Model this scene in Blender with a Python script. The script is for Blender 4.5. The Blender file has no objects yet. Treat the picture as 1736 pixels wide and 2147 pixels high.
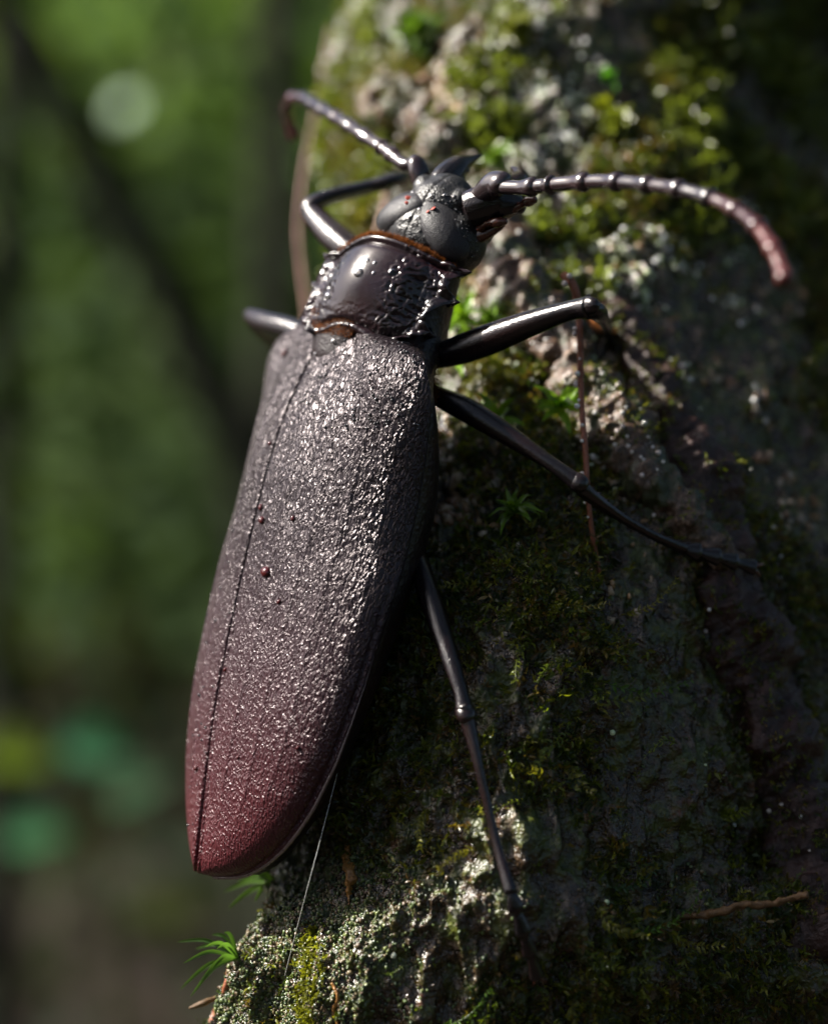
import bpy, bmesh, math, random
import numpy as np
from mathutils import Vector, Matrix
from mathutils.bvhtree import BVHTree

random.seed(7)
RNG = np.random.default_rng(7)
SC = bpy.context.scene
COL = SC.collection
CM = 0.01                      # everything below is written in centimetres
D = 40.0                       # camera to focus plane
FOC = -0.5                    # focus plane depth
PXC = 137.0                    # photograph pixels per cm in the plane y = 0

# ------------------------------------------------------------------ camera
cam_d = bpy.data.cameras.new('camera')
cam = bpy.data.objects.new('camera', cam_d)
COL.objects.link(cam)
cam.location = (0, -D * CM, 0)
cam.rotation_euler = (math.radians(90), 0, 0)
cam_d.sensor_fit = 'VERTICAL'
cam_d.sensor_height = 36.0
cam_d.lens = 36.0 * D / (2147 / PXC)
cam_d.clip_start = 0.01
cam_d.clip_end = 200
cam_d.dof.use_dof = True
cam_d.dof.focus_distance = (D + FOC) * CM
cam_d.dof.aperture_fstop = cam_d.lens / 11.8
cam_d.dof.aperture_blades = 0
SC.camera = cam

# ------------------------------------------------------------------ light
LDIR = Vector((-0.735, 0.045, 0.675)).normalized()          # towards the sun
elev = math.asin(LDIR.z)
azim = math.atan2(LDIR.x, LDIR.y)
w = bpy.data.worlds.new('World')
SC.world = w
w.use_nodes = True
wn = w.node_tree
sky = wn.nodes.new('ShaderNodeTexSky')
sky.sky_type = 'NISHITA'
sky.sun_disc = False
sky.air_density = 0.6
sky.dust_density = 3.0
sky.ozone_density = 0.3
sky.sun_elevation = elev
sky.sun_rotation = azim
wn.links.new(sky.outputs[0], wn.nodes['Background'].inputs[0])
wn.nodes['Background'].inputs[1].default_value = 0.095
sd = bpy.data.lights.new('sun', 'SUN')
sd.energy = 5.0
sd.angle = math.radians(0.5)
sd.color = (1.0, 0.95, 0.86)
sun = bpy.data.objects.new('sun', sd)
COL.objects.link(sun)
sun.location = (-1.5, 0.3, 1.5)
sun.rotation_euler = (-LDIR).to_track_quat('-Z', 'Y').to_euler()
SC.view_settings.view_transform = 'Standard'
SC.view_settings.look = 'None'
SC.view_settings.gamma = 1
SC.view_settings.exposure = 1.35
SC.view_settings.use_curve_mapping = False
SC.cycles.use_denoising = True
SC.cycles.use_adaptive_sampling = True
SC.cycles.adaptive_threshold = 0.02
SC.cycles.sample_clamp_indirect = 4
SC.cycles.max_bounces = 6
SC.cycles.diffuse_bounces = 2
SC.cycles.glossy_bounces = 2
SC.cycles.transmission_bounces = 5
SC.cycles.caustics_reflective = False
SC.cycles.caustics_refractive = False

# ------------------------------------------------------------------ helpers
def P(px, py, y=0.0):
    """photograph pixel (1736 wide) at depth y -> centimetres"""
    k = (D + y) / D
    return np.array([(px - 868) / PXC * k, y, (1073.5 - py) / PXC * k])

def smoothstep(a, b, x):
    t = np.clip((x - a) / (b - a), 0, 1)
    return t * t * (3 - 2 * t)

def _hash(i, j, k, seed):
    h = (i * 374761393 + j * 668265263 + k * 2147483647 + seed * 974711) & 0xFFFFFFFF
    h = ((h ^ (h >> 13)) * 1274126177) & 0xFFFFFFFF
    h = h ^ (h >> 16)
    return (h & 0xFFFF) / 65535.0

def noise(p, seed=0):
    p = np.asarray(p, float)
    f = np.floor(p).astype(np.int64)
    t = p - f
    t = t * t * (3 - 2 * t)
    r = 0
    for a in (0, 1):
        wa = t[:, 0] if a else 1 - t[:, 0]
        for b in (0, 1):
            wb = t[:, 1] if b else 1 - t[:, 1]
            for c in (0, 1):
                wc = t[:, 2] if c else 1 - t[:, 2]
                r = r + wa * wb * wc * _hash(f[:, 0] + a, f[:, 1] + b, f[:, 2] + c, seed)
    return r * 2 - 1

def fbm(p, octs=4, seed=0, gain=.5):
    r = 0; a = 1.0; s = 0
    p = np.asarray(p, float)
    for o in range(octs):
        r = r + a * noise(p * 2 ** o + o * 17.3, seed + o)
        s += a; a *= gain
    return r / s

def unit(v):
    v = np.asarray(v, float)
    return v / np.maximum(np.linalg.norm(v, axis=-1, keepdims=True), 1e-9)

def tag(o, label=None, cat=None, group=None, kind=None):
    if label: o['label'] = label
    if cat: o['category'] = cat
    if group: o['group'] = group
    if kind: o['kind'] = kind
    return o

def empty(name, loc=(0, 0, 0)):
    o = bpy.data.objects.new(name, None)
    COL.objects.link(o)
    o.location = Vector(loc) * CM
    o.empty_display_size = 0.01
    return o

def world_loc(o):
    l = Vector((0, 0, 0))
    while o is not None:
        l = l + Vector(o.location)
        o = o.parent
    return l

def build(name, V, F, mat, parent=None, smooth=True, uv=None, col=None, origin=None):
    """vertices in world centimetres -> one mesh object"""
    V = np.asarray(V, float) * CM
    base = np.array(world_loc(parent)) if parent is not None else np.zeros(3)
    loc = np.array(origin) * CM if origin is not None else base
    me = bpy.data.meshes.new(name)
    me.from_pydata((V - loc).tolist(), [], F.tolist() if isinstance(F, np.ndarray) else F)
    if smooth:
        me.polygons.foreach_set('use_smooth', np.ones(len(me.polygons), bool))
    if uv is not None:
        li = np.zeros(len(me.loops), np.int32)
        me.loops.foreach_get('vertex_index', li)
        me.uv_layers.new(name='uv').data.foreach_set('uv', np.asarray(uv, np.float32)[li].ravel())
    if col is not None:
        c = np.ones((len(V), 4), np.float32); c[:, :3] = col
        me.color_attributes.new('tint', 'FLOAT_COLOR', 'POINT').data.foreach_set('color', c.ravel())
    if mat is not None:
        me.materials.append(mat)
    o = bpy.data.objects.new(name, me)
    COL.objects.link(o)
    if parent is not None:
        o.parent = parent
        o.location = Vector(loc - base)
    else:
        o.location = Vector(loc)
    return o

def grid_faces(nu, nv, wrap_v=False):
    i = np.arange(nu - 1)[:, None]
    j = np.arange(nv if wrap_v else nv - 1)[None, :]
    j2 = (j + 1) % nv
    a = i * nv + j; b = i * nv + j2; c = (i + 1) * nv + j2; d = (i + 1) * nv + j
    return np.stack([a, b, c, d], -1).reshape(-1, 4)

def catmull(pts, n, closed=False):
    """resample control rows to n points"""
    pts = np.asarray(pts, float)
    m = len(pts)
    if closed:
        t = np.linspace(0, m, n, endpoint=False)
        i = np.floor(t).astype(int)
        idx = lambda k: (i + k) % m
    else:
        t = np.linspace(0, m - 1, n)
        i = np.minimum(np.floor(t).astype(int), m - 2)
        idx = lambda k: np.clip(i + k, 0, m - 1)
    f = (t - i)[:, None]
    p0, p1, p2, p3 = pts[idx(-1)], pts[idx(0)], pts[idx(1)], pts[idx(2)]
    return .5 * (2 * p1 + (p2 - p0) * f + (2 * p0 - 5 * p1 + 4 * p2 - p3) * f ** 2 + (3 * p1 - p0 - 3 * p2 + p3) * f ** 3)

def tube(pts, rad, ns=10, n=None, flat=None, up=(0.3, -1, 0.2), rough=0.0, seed=0, ridge=0.0):
    """tapered tube through control points; rad per control point; flat = ratio of the second axis"""
    pts = np.asarray(pts, float); rad = np.asarray(rad, float)
    if n:
        q = catmull(np.column_stack([pts, rad]), n)
        pts, rad = q[:, :3], np.maximum(q[:, 3], 1e-4)
    T = unit(np.gradient(pts, axis=0))
    U = np.tile(np.asarray(up, float), (len(pts), 1))
    A = unit(U - (U * T).sum(1)[:, None] * T)
    B = np.cross(T, A)
    th = np.linspace(0, 2 * np.pi, ns, endpoint=False)
    fl = 1.0 if flat is None else flat
    cs = np.cos(th)[None, :, None] * A[:, None] * fl + np.sin(th)[None, :, None] * B[:, None]
    r = np.repeat(rad[:, None], ns, 1)
    if ridge:
        r = r * (1 + ridge * np.cos(3 * th)[None])
    V = pts[:, None] + cs * r[..., None]
    V = V.reshape(-1, 3)
    if rough:
        V = V + (cs.reshape(-1, 3)) * (fbm(V * (1.0 / max(rad.max(), .02)) * .9, 3, seed) * rough)[:, None]
    F = grid_faces(len(pts), ns, True).tolist()
    V = np.vstack([V, pts[0] - T[0] * rad[0] * .4, pts[-1] + T[-1] * rad[-1] * .4])
    a = len(V) - 2; b = len(V) - 1; o = (len(pts) - 1) * ns
    for j in range(ns):
        F.append([a, (j + 1) % ns, j]); F.append([b, o + j, o + (j + 1) % ns])
    return V, F

def merge(parts):
    V = []; F = []; n = 0
    for v, f in parts:
        V.append(np.asarray(v)); F += [[i + n for i in q] for q in (f.tolist() if isinstance(f, np.ndarray) else f)]
        n += len(v)
    return np.vstack(V), F

def ellipsoid(c, axes, nu=18, nv=24):
    """axes: 3 vectors (already scaled)"""
    A = np.asarray(axes, float)
    ph = np.linspace(0.0, np.pi, nu)
    th = np.linspace(0, 2 * np.pi, nv, endpoint=False)
    s = np.sin(ph)[:, None]
    v = np.stack([s * np.cos(th), s * np.sin(th), np.cos(ph)[:, None] * np.ones(nv)], -1).reshape(-1, 3)
    return np.asarray(c) + v @ A, grid_faces(nu, nv, True)

def melt(parts, voxel=.035, it=6):
    """union of closed pieces by voxel remesh, then smoothed: one continuous skin (cm)"""
    V, F = merge(parts)
    me = bpy.data.meshes.new('tmp'); me.from_pydata(V.tolist(), [], F)
    o = bpy.data.objects.new('tmp', me); COL.objects.link(o)
    m = o.modifiers.new('r', 'REMESH'); m.mode = 'VOXEL'; m.voxel_size = voxel
    s = o.modifiers.new('s', 'SMOOTH'); s.iterations = it; s.factor = .5
    dg = bpy.context.evaluated_depsgraph_get()
    m2 = bpy.data.meshes.new_from_object(o.evaluated_get(dg))
    v = np.zeros(len(m2.vertices) * 3); m2.vertices.foreach_get('co', v)
    f = [list(p.vertices) for p in m2.polygons]
    bpy.data.objects.remove(o); bpy.data.meshes.remove(m2); bpy.data.meshes.remove(me)
    return v.reshape(-1, 3), f

def bvh_of(V, F):
    return BVHTree.FromPolygons([Vector(v) for v in np.asarray(V).tolist()], F.tolist() if isinstance(F, np.ndarray) else F)

CAMP = Vector((0, -D, 0))
def cast(px, py, *bvhs):
    d = (Vector(P(px, py, 0)) - CAMP).normalized()
    best = None
    for b in bvhs:
        h = b.ray_cast(CAMP, d)
        if h[0] is not None and (best is None or h[3] < best[3]):
            best = h
    if best is None: return None, None
    n = best[1]
    if n.dot(d) > 0: n = -n
    return np.array(best[0]), np.array(n)

# ------------------------------------------------------------------ materials
class M:
    def __init__(s, name):
        s.m = bpy.data.materials.new(name); s.m.use_nodes = True
        s.t = s.m.node_tree; s.b = s.t.nodes['Principled BSDF']
    def n(s, kind, **kw):
        x = s.t.nodes.new(kind)
        for k, v in kw.items(): setattr(x, k, v)
        return x
    def l(s, a, b): s.t.links.new(a, b)
    def put(s, sock, v):
        if hasattr(v, 'is_output') or isinstance(v, bpy.types.NodeSocket): s.l(v, sock)
        else: sock.default_value = v
    def set(s, **kw):
        names = dict(color='Base Color', rough='Roughness', spec='Specular IOR Level', ior='IOR', coat='Coat Weight', coat_rough='Coat Roughness',
                     trans='Transmission Weight', sss='Subsurface Weight', sheen='Sheen Weight', metal='Metallic', normal='Normal', tint='Specular Tint')
        for k, v in kw.items():
            if k in ('color',) and isinstance(v, tuple) and len(v) == 3: v = (*v, 1)
            s.put(s.b.inputs[names[k]], v)
        return s
    def obj(s, scale=100.0, kind='Object'):
        tc = s.n('ShaderNodeTexCoord'); mp = s.n('ShaderNodeMapping')
        s.l(tc.outputs[kind], mp.inputs[0])
        mp.inputs['Scale'].default_value = (scale,) * 3 if not isinstance(scale, tuple) else scale
        return mp.outputs[0]
    def noise(s, vec, scale, detail=4, rough=.55, dist=0.0):
        x = s.n('ShaderNodeTexNoise'); s.l(vec, x.inputs['Vector'])
        x.inputs['Scale'].default_value = scale; x.inputs['Detail'].default_value = detail
        x.inputs['Roughness'].default_value = rough; x.inputs['Distortion'].default_value = dist
        return x.outputs['Fac']
    def vor(s, vec, scale, feature='F1', smooth=.3, out='Distance', dims='3D'):
        x = s.n('ShaderNodeTexVoronoi', feature=feature, voronoi_dimensions=dims); s.l(vec, x.inputs['Vector'])
        x.inputs['Scale'].default_value = scale
        if 'Smoothness' in x.inputs and feature == 'SMOOTH_F1': x.inputs['Smoothness'].default_value = smooth
        return x.outputs[out]
    def ramp(s, fac, stops):
        x = s.n('ShaderNodeValToRGB'); s.put(x.inputs[0], fac)
        e = x.color_ramp.elements
        while len(e) < len(stops): e.new(.5)
        for q, (p, c) in zip(e, stops):
            q.position = p; q.color = (*c, 1) if isinstance(c, tuple) else (c, c, c, 1)
        return x.outputs[0]
    def mix(s, f, a, b, blend='MIX'):
        x = s.n('ShaderNodeMix', data_type='RGBA', blend_type=blend)
        s.put(x.inputs[0], f)
        for k, v in ((6, a), (7, b)):
            s.put(x.inputs[k], (*v, 1) if isinstance(v, tuple) and len(v) == 3 else v)
        return x.outputs[2]
    def math(s, op, a, b=0.0):
        x = s.n('ShaderNodeMath', operation=op); s.put(x.inputs[0], a); s.put(x.inputs[1], b)
        return x.outputs[0]
    def bump(s, h, dist, strength=1.0, normal=None):
        x = s.n('ShaderNodeBump'); s.put(x.inputs['Height'], h)
        x.inputs['Distance'].default_value = dist * CM; x.inputs['Strength'].default_value = strength
        if normal is not None: s.l(normal, x.inputs['Normal'])
        return x.outputs[0]
    def attr(s, name):
        return s.n('ShaderNodeAttribute', attribute_name=name).outputs['Color']

def mat_elytra():
    m = M('elytron_shell')
    uvn = m.n('ShaderNodeUVMap', uv_map='uv')
    mp = m.n('ShaderNodeMapping'); m.l(uvn.outputs[0], mp.inputs[0])
    mp.inputs['Scale'].default_value = (1.0, .50, 1)
    v = mp.outputs[0]
    # warp so that the wrinkles run together
    wx = m.n('ShaderNodeTexNoise'); m.l(v, wx.inputs['Vector']); wx.inputs['Scale'].default_value = 14; wx.inputs['Detail'].default_value = 2
    add = m.n('ShaderNodeVectorMath', operation='MULTIPLY_ADD')
    m.l(wx.outputs['Color'], add.inputs[0]); add.inputs[1].default_value = (.075, .075, 0); m.l(v, add.inputs[2])
    vv = add.outputs[0]
    nz = m.n('ShaderNodeTexNoise', noise_dimensions='2D'); m.l(vv, nz.inputs['Vector'])
    nz.inputs['Scale'].default_value = 15; nz.inputs['Detail'].default_value = 1.5; nz.inputs['Roughness'].default_value = .45; nz.inputs['Distortion'].default_value = .4
    w1 = m.math('ABSOLUTE', m.math('SUBTRACT', nz.outputs['Fac'], .5))
    w1 = m.math('MINIMUM', m.math('MULTIPLY', w1, 7.0), 1.0)          # worm-like creases between swollen wrinkles
    w2 = m.noise(vv, 24, 1, .5, .3)
    big_ = m.noise(v, 3.2, 2, .5)
    sep = m.n('ShaderNodeSeparateXYZ'); m.l(uvn.outputs[0], sep.inputs[0])
    tail = m.n('ShaderNodeMapRange'); m.l(sep.outputs['Y'], tail.inputs[0])
    tail.inputs[1].default_value = 2.6; tail.inputs[2].default_value = 8.2
    tl = tail.outputs[0]
    w3 = m.vor(vv, 32, 'SMOOTH_F1', .4, dims='2D')
    hA = m.math('ADD', m.math('MULTIPLY', m.math('MULTIPLY', w1, m.math('ADD', .25, big_)), 1.0), m.math('ADD', m.math('MULTIPLY', w2, .7), m.math('MULTIPLY', big_, 1.6)))
    hB = m.math('MULTIPLY', m.math('ADD', m.math('MULTIPLY', w3, -1.2), m.math('MULTIPLY', w2, .5)), .9)
    h = m.n('ShaderNodeMix', data_type='FLOAT'); m.l(tl, h.inputs[0]); m.l(hA, h.inputs[2]); m.l(hB, h.inputs[3])
    nb = m.bump(h.outputs[0], .024, 1.0)
    fine = m.noise(v, 70, 2, .6)
    nb2 = m.bump(fine, .004, .6, nb)
    blot = m.noise(v, .9, 3, .5)
    tr = m.math('MULTIPLY', m.math('POWER', tl, 1.6), m.math('ADD', .7, m.math('MULTIPLY', blot, .6)))
    c = m.ramp(tr, [(0, (.010, .007, .009)), (.3, (.022, .008, .011)), (.7, (.042, .009, .012)), (1, (.060, .010, .013))])
    m.set(color=c, rough=m.ramp(fine, [(.3, .27), (.7, .38)]), spec=.5, tint=(1.0, .86, .90, 1), normal=nb2, coat=.0, coat_rough=.22)
    return m.m

def mat_chitin(name, c0=(.008, .008, .010), c1=(.02, .009, .010), rough=.3, pit=0.0, pscale=14, spec=.6, coat=.25, cscale=1.2):
    m = M(name); v = m.obj()
    c = m.ramp(m.noise(v, cscale, 3), [(.35, c0), (.7, c1)])
    f = m.noise(v, 60, 3, .6)
    nb = m.bump(f, .003, .5)
    if pit:
        p = m.vor(v, pscale, 'F1')
        q = m.noise(v, pscale * .8, 2, .5, .8)
        nb = m.bump(m.math('ADD', p, m.math('MULTIPLY', q, -.7)), pit, 1, nb)
    m.set(color=c, rough=m.ramp(m.noise(v, 8, 3), [(.3, rough * .8), (.75, rough * 1.3)]), spec=spec, normal=nb, coat=coat, coat_rough=.15)
    return m.m

def mat_simple(name, color, rough=.5, spec=.5, bump=0.0, bscale=20, var=.25, coat=0.0, sss=0.0):
    m = M(name); v = m.obj()
    n1 = m.noise(v, bscale * .3, 4)
    a = tuple(x * (1 - var) for x in color); b = tuple(min(1, x * (1 + var)) for x in color)
    m.set(color=m.ramp(n1, [(.3, a), (.7, b)]), rough=rough, spec=spec, coat=coat)
    if bump: m.set(normal=m.bump(m.noise(v, bscale, 4, .6), bump))
    return m.m

def mat_leaf(name, tint=True, color=(.07, .12, .02), rough=.35, transl=.5, spec=.5):
    m = M(name)
    c = m.attr('tint') if tint else m.ramp(m.noise(m.obj(), 3, 3), [(.3, tuple(x * .75 for x in color)), (.7, tuple(x * 1.25 for x in color))])
    m.set(color=c, rough=rough, spec=spec)
    tr = m.n('ShaderNodeBsdfTranslucent')
    bright = m.mix(1.0, c, (1.0, 1.0, .45), 'MULTIPLY'); m.l(bright, tr.inputs[0])
    mx = m.n('ShaderNodeMixShader'); mx.inputs[0].default_value = transl
    out = m.t.nodes['Material Output']
    m.l(m.b.outputs[0], mx.inputs[1]); m.l(tr.outputs[0], mx.inputs[2]); m.l(mx.outputs[0], out.inputs[0])
    return m.m

def mat_bark():
    m = M('wet_bark'); v = m.obj()
    mid = m.noise(v, 2.2, 3, .6)
    fin = m.noise(v, 11, 3, .65)
    c = m.ramp(fin, [(.3, (.012, .008, .004)), (.55, (.050, .031, .016)), (.75, (.15, .085, .040))])
    green = m.ramp(m.noise(v, 7, 2, .6), [(.3, (.018, .026, .005)), (.6, (.065, .080, .010)), (.8, (.16, .16, .02))])
    c = m.mix(m.ramp(mid, [(.44, 0.0), (.58, 1.0)]), c, green)
    pale = m.ramp(fin, [(.35, (.14, .10, .065)), (.7, (.30, .23, .16))])
    c = m.mix(m.ramp(m.noise(v, 1.3, 3, .65, .4), [(.63, 0.0), (.70, .7)]), c, pale)
    c = m.mix(m.ramp(m.noise(v, 1.9, 4, .6), [(.62, 0.0), (.70, .75)]), c, (.13, .045, .022))
    nb = m.bump(fin, .05, .9)
    nb = m.bump(m.vor(v, 16, 'F1'), .022, .8, nb)
    m.set(color=c, rough=m.ramp(mid, [(.35, .16), (.7, .42)]), spec=.7, normal=nb)
    return m.m

def mat_rootbark():
    m = M('slanting_root_bark'); v = m.obj()
    fin = m.noise(v, 12, 3, .65)
    c = m.ramp(fin, [(.3, (.022, .012, .008)), (.5, (.09, .05, .03)), (.72, (.28, .18, .12))])
    c = m.mix(m.ramp(m.noise(v, 2.2, 3, .6), [(.48, 0.0), (.6, .9)]), c, (.035, .05, .015))
    nb = m.bump(fin, .05, 1.0)
    m.set(color=c, rough=m.ramp(m.noise(v, 3, 2), [(.35, .2), (.7, .5)]), spec=.6, normal=nb)
    return m.m
MAT = dict(
    elytra=mat_elytra(),
    pron=mat_chitin('pronotum_shell', (.010, .008, .010), (.016, .006, .008), .20, .0, 9, .5, .2),
    head=mat_chitin('head_shell', (.007, .008, .009), (.011, .010, .011), .42, .008, 26, .5, .05),
    leg=mat_chitin('leg_shell', (.005, .004, .005), (.012, .005, .005), .20, .004, 34, .5, .25),
    ant=mat_chitin('antenna_shell', (.012, .008, .010), (.022, .010, .011), .2, 0, 10, .7, .5),
    ant_mid=mat_chitin('antenna_mid_shell', (.03, .011, .012), (.05, .014, .014), .22, 0, 10, .65, .4),
    ant_red=mat_chitin('antenna_tip_shell', (.07, .016, .014), (.10, .022, .018), .28, 0, 10, .6, .3),
    eye=mat_chitin('compound_eye', (.014, .014, .016), (.022, .020, .024), .46, .005, 60, .45, .0),
    bead=mat_chitin('margin_bead_shell', (.13, .085, .085), (.17, .11, .11), .3, .004, 40, .9, .6),  # lightened to imitate the highlight line along the wing case margin
    scut=mat_chitin('scutellum_shell', (.010, .007, .008), (.016, .009, .010), .36, .006, 30, .4, 0),
    spot=mat_simple('eye_spot', (.35, .05, .03), .5),
    body=mat_chitin('underside_shell', (.010, .007, .007), (.022, .010, .008), .4, .01, 14, .4, 0),
    hair=mat_leaf('orange_hair', False, (.24, .075, .010), .6, .35, .2),
    brownhair=mat_leaf('brown_hair', False, (.16, .06, .02), .6, .3, .2),
    palp=mat_chitin('palp_shell', (.05, .014, .008), (.10, .03, .012), .25, 0, 10, .6, .4),
    bark=mat_bark(),
    granule=mat_leaf('algae_granules', True, rough=.32, transl=.0, spec=.7),
    moss=mat_leaf('moss_leaf', True, rough=.28, transl=.5, spec=.6),
    root=mat_simple('root_bark', (.12, .07, .045), .36, .6, .06, 10, .75),
    darkroot=mat_simple('dark_root_bark', (.035, .014, .010), .45, .5, .06, 9, .6),
    rootbark=mat_rootbark(),
    pinkroot=mat_simple('pale_root', (.22, .12, .085), .5, .5, .02, 20, .35),
    redvine=mat_simple('red_vine', (.26, .085, .04), .4, .5, .015, 26, .35),
    twig=mat_simple('dry_twig', (.11, .06, .022), .5, .4, .02, 20, .4),
    orange=mat_simple('orange_stalk', (.55, .17, .02), .4, .5, .01, 20, .3),
    crust=mat_simple('amber_crust', (.30, .14, .035), .25, .6, .03, 18, .4),
    leaf=mat_leaf('broad_leaf', True, rough=.75, transl=.4, spec=.1),
    canopy=mat_leaf('canopy_leaf', True, rough=.6, transl=.0, spec=.3),
    fbark=mat_simple('shaded_bark', (.020, .022, .014), .9, .1, .2, 2, .3),
    soil=mat_simple('forest_soil', (.020, .015, .012), .9, .1, .5, .3, .4),
    hill=mat_simple('wooded_slope', (.030, .045, .018), .9, .1, .5, .05, .5),
)
def mat_water():
    m = M('water_drop')
    m.set(color=(1, 1, 1), rough=.03, trans=1.0, ior=1.33, spec=.5)
    return m.m
MAT['water'] = mat_water()
def mat_reddrop():
    m = M('red_water_drop'); m.set(color=(.05, .006, .007), rough=.06, spec=.5, coat=.3); return m.m
MAT['reddrop'] = mat_reddrop()
def mat_film():
    m = M('droplet_film'); m.set(color=(.03, .03, .033), rough=.09, spec=1.0, coat=1.0, coat_rough=.06); return m.m
MAT['film'] = mat_film()
def mat_glint():
    m = M('glint_bead')
    m.set(color=m.attr('tint'), rough=.12, spec=.9)  # pale opaque colour stands in for sun glints on wet bark
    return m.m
MAT['glint'] = mat_glint()
def mat_silk():
    m = M('spider_silk'); m.set(color=(.75, .75, .72), rough=.25, spec=.8); return m.m
MAT['silk'] = mat_silk()

# ------------------------------------------------------------------ ground and far slope
def sheet(name, fn, x0, x1, y0, y1, n, mat):
    X, Y = np.meshgrid(np.linspace(x0, x1, n), np.linspace(y0, y1, n), indexing='ij')
    Z = fn(X, Y)
    V = np.stack([X, Y, Z], -1).reshape(-1, 3)
    o = build(name, V, grid_faces(n, n)[:, ::-1], mat)
    return o
def gz(X, Y):
    p = np.stack([X.ravel() / 60, Y.ravel() / 60, np.zeros(X.size)], -1)
    return -110 + 8 * fbm(p, 4, 3).reshape(X.shape) + np.maximum(0, Y - 350) * .55
tag(sheet('ground', gz, -4000, 4000, -3000, 5000, 160, MAT['soil']), kind='structure')

# ------------------------------------------------------------------ the mossy trunk
SIL = [(800, -260, 13.5), (760, -40, 12), (705, 130, 10.5), (690, 300, 8.6), (725, 450, 7.4), (735, 640, 6.4), (720, 800, 5.6), (660, 1100, 4.3), (610, 1400, 3.4),
       (590, 1700, 2.9), (566, 1830, 1.9), (520, 1940, 1.2), (478, 2050, 1.0), (445, 2160, 1.0), (420, 2300, 1.0)]
silw = np.array([P(*s) for s in SIL])
so = np.argsort(silw[:, 2])
def XL(z):
    r = np.interp(z, silw[so, 2], silw[so, 0])
    return r + np.where(z > 12, (z - 12) * .05, 0) - np.where(z < -9, (-9 - z) * .1, 0)
Y0K = np.array([[-110, 4], [-40, 1], [-12, -.8], [-8, -1.5], [-6, -1.65], [-4.6, -1.5], [-2.5, -1.0], [-1, -.35], [0, .45], [1, 1.5], [2, 2.5], [4, 4.1], [6, 5.6], [8, 7.1], [10, 8.5], [14, 10.4], [30, 16], [240, 60]])
def Y0(z): return np.interp(z, Y0K[:, 0], Y0K[:, 1])
PROF = np.array([[4.5, 14], [1.5, 9.5], [.05, 5.4], [.55, 2.9], [1.65, 1.15], [2.8, .35], [3.8, .15], [5.3, .80], [7.0, 2.0], [9.2, 4.2], [11.5, 8.2], [11.5, 13], [8, 15.5]])
prof_s = catmull(PROF, 4000, True)
def make_trunk():
    seg = np.linalg.norm(np.diff(prof_s, axis=0, append=prof_s[:1]), axis=1)
    # dense on the side that is seen, coarse behind
    dens = np.where((prof_s[:, 1] < 6.5) & (prof_s[:, 0] < 11), 1 / .036, 1 / .5)
    cum = np.concatenate([[0], np.cumsum(seg * dens)])
    nc = int(cum[-1])
    idx = np.interp(np.linspace(0, cum[-1], nc, endpoint=False), cum[:-1], np.arange(4000))
    pr = np.stack([np.interp(idx, np.arange(4000), prof_s[:, k]) for k in (0, 1)], -1)
    zs = np.concatenate([np.linspace(-112, -12, 26)[:-1], np.linspace(-12, -9.2, 20)[:-1], np.linspace(-9.2, 10.8, 540), np.linspace(10.8, 16, 24)[1:], np.linspace(16, 240, 40)[1:]])
    Z = np.repeat(zs, nc)
    tX = np.tile(pr[:, 0], len(zs)); tY = np.tile(pr[:, 1], len(zs))
    tY = tY * np.interp(Z, [-30, -9, -7, -6.1, -5.3], [1, .5, .42, .55, 1.0])
    grow = 1 + np.clip((-12 - Z) / 100, 0, 1) * .6
    V = np.stack([XL(Z) + tX * grow, Y0(Z) + tY * grow, Z], -1)
    G = V.reshape(len(zs), nc, 3)
    du = np.roll(G, -1, 1) - np.roll(G, 1, 1); dv = np.gradient(G, axis=0)
    N = unit(np.cross(du, dv)).reshape(-1, 3)
    cen = np.stack([XL(Z) + 6.5, Y0(Z) + 7, Z], -1)
    if ((V - cen) * N).sum(1).mean() < 0: N = -N
    h = .30 * fbm(V * .45, 3, 11) + .22 * fbm(V * np.array([1.6, 1.6, 1.0]), 3, 21) + .10 * fbm(V * 4.5, 3, 31)
    h = h + .34 * smoothstep(2.0, 5.0, Z) * fbm(V * 1.0, 3, 61)
    ridg = 1 - np.abs(fbm(V * np.array([2.2, 2.2, .9]), 3, 41))
    h = h + .22 * (ridg ** 3 - .5)
    h = h + .05 * np.maximum(fbm(V * 11, 2, 51), -.1)
    V = V + N * h[:, None]
    return V, grid_faces(len(zs), nc, True), N, nc, len(zs)
TV, TF, TN, TNC, TNR = make_trunk()
tree = empty('mossy_tree', (XL(-110.) + 8, Y0(-110.) + 8, -110))
tag(tree, 'wet mossy tree trunk that the big beetle clings to', 'tree')
build('trunk', TV, TF, MAT['bark'], tree)
front = np.where((TV[:, 2] > -9.5) & (TV[:, 2] < 11) & (TV[:, 1] < Y0(TV[:, 2]) + 6) & (TV[:, 0] < XL(TV[:, 2]) + 10.8))[0]
gsel = TV.reshape(TNR, TNC, 3)
# coarse copy for ray casts
cz = np.where((gsel[:, 0, 2] > -11.5) & (gsel[:, 0, 2] < 14))[0][::2]
cc = np.where(prof_s is not None)[0] if False else np.arange(0, TNC, 2)
CV = gsel[np.ix_(cz, cc)].reshape(-1, 3)
trunk_bvh = bvh_of(CV, grid_faces(len(cz), len(cc), True))
def on_trunk(px, py, lift=0.0):
    p, n = cast(px, py, trunk_bvh)
    if p is None:
        return P(px, py, 1.0 if py > 1800 else 3.0), np.array([-.7, -.7, 0])
    return p + n * lift, n

def near(px, py, dy):
    """point seen at this place, dy in front of the bark"""
    p = on_trunk(px, py)[0]
    return P(px, py, p[1] - dy)

# ------------------------------------------------------------------ the beetle
beetle = empty('longhorn_beetle', P(700, 1500, 1.6))
tag(beetle, 'giant dark brown longhorn beetle with glossy wing cases climbing the mossy trunk', 'beetle')

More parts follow.
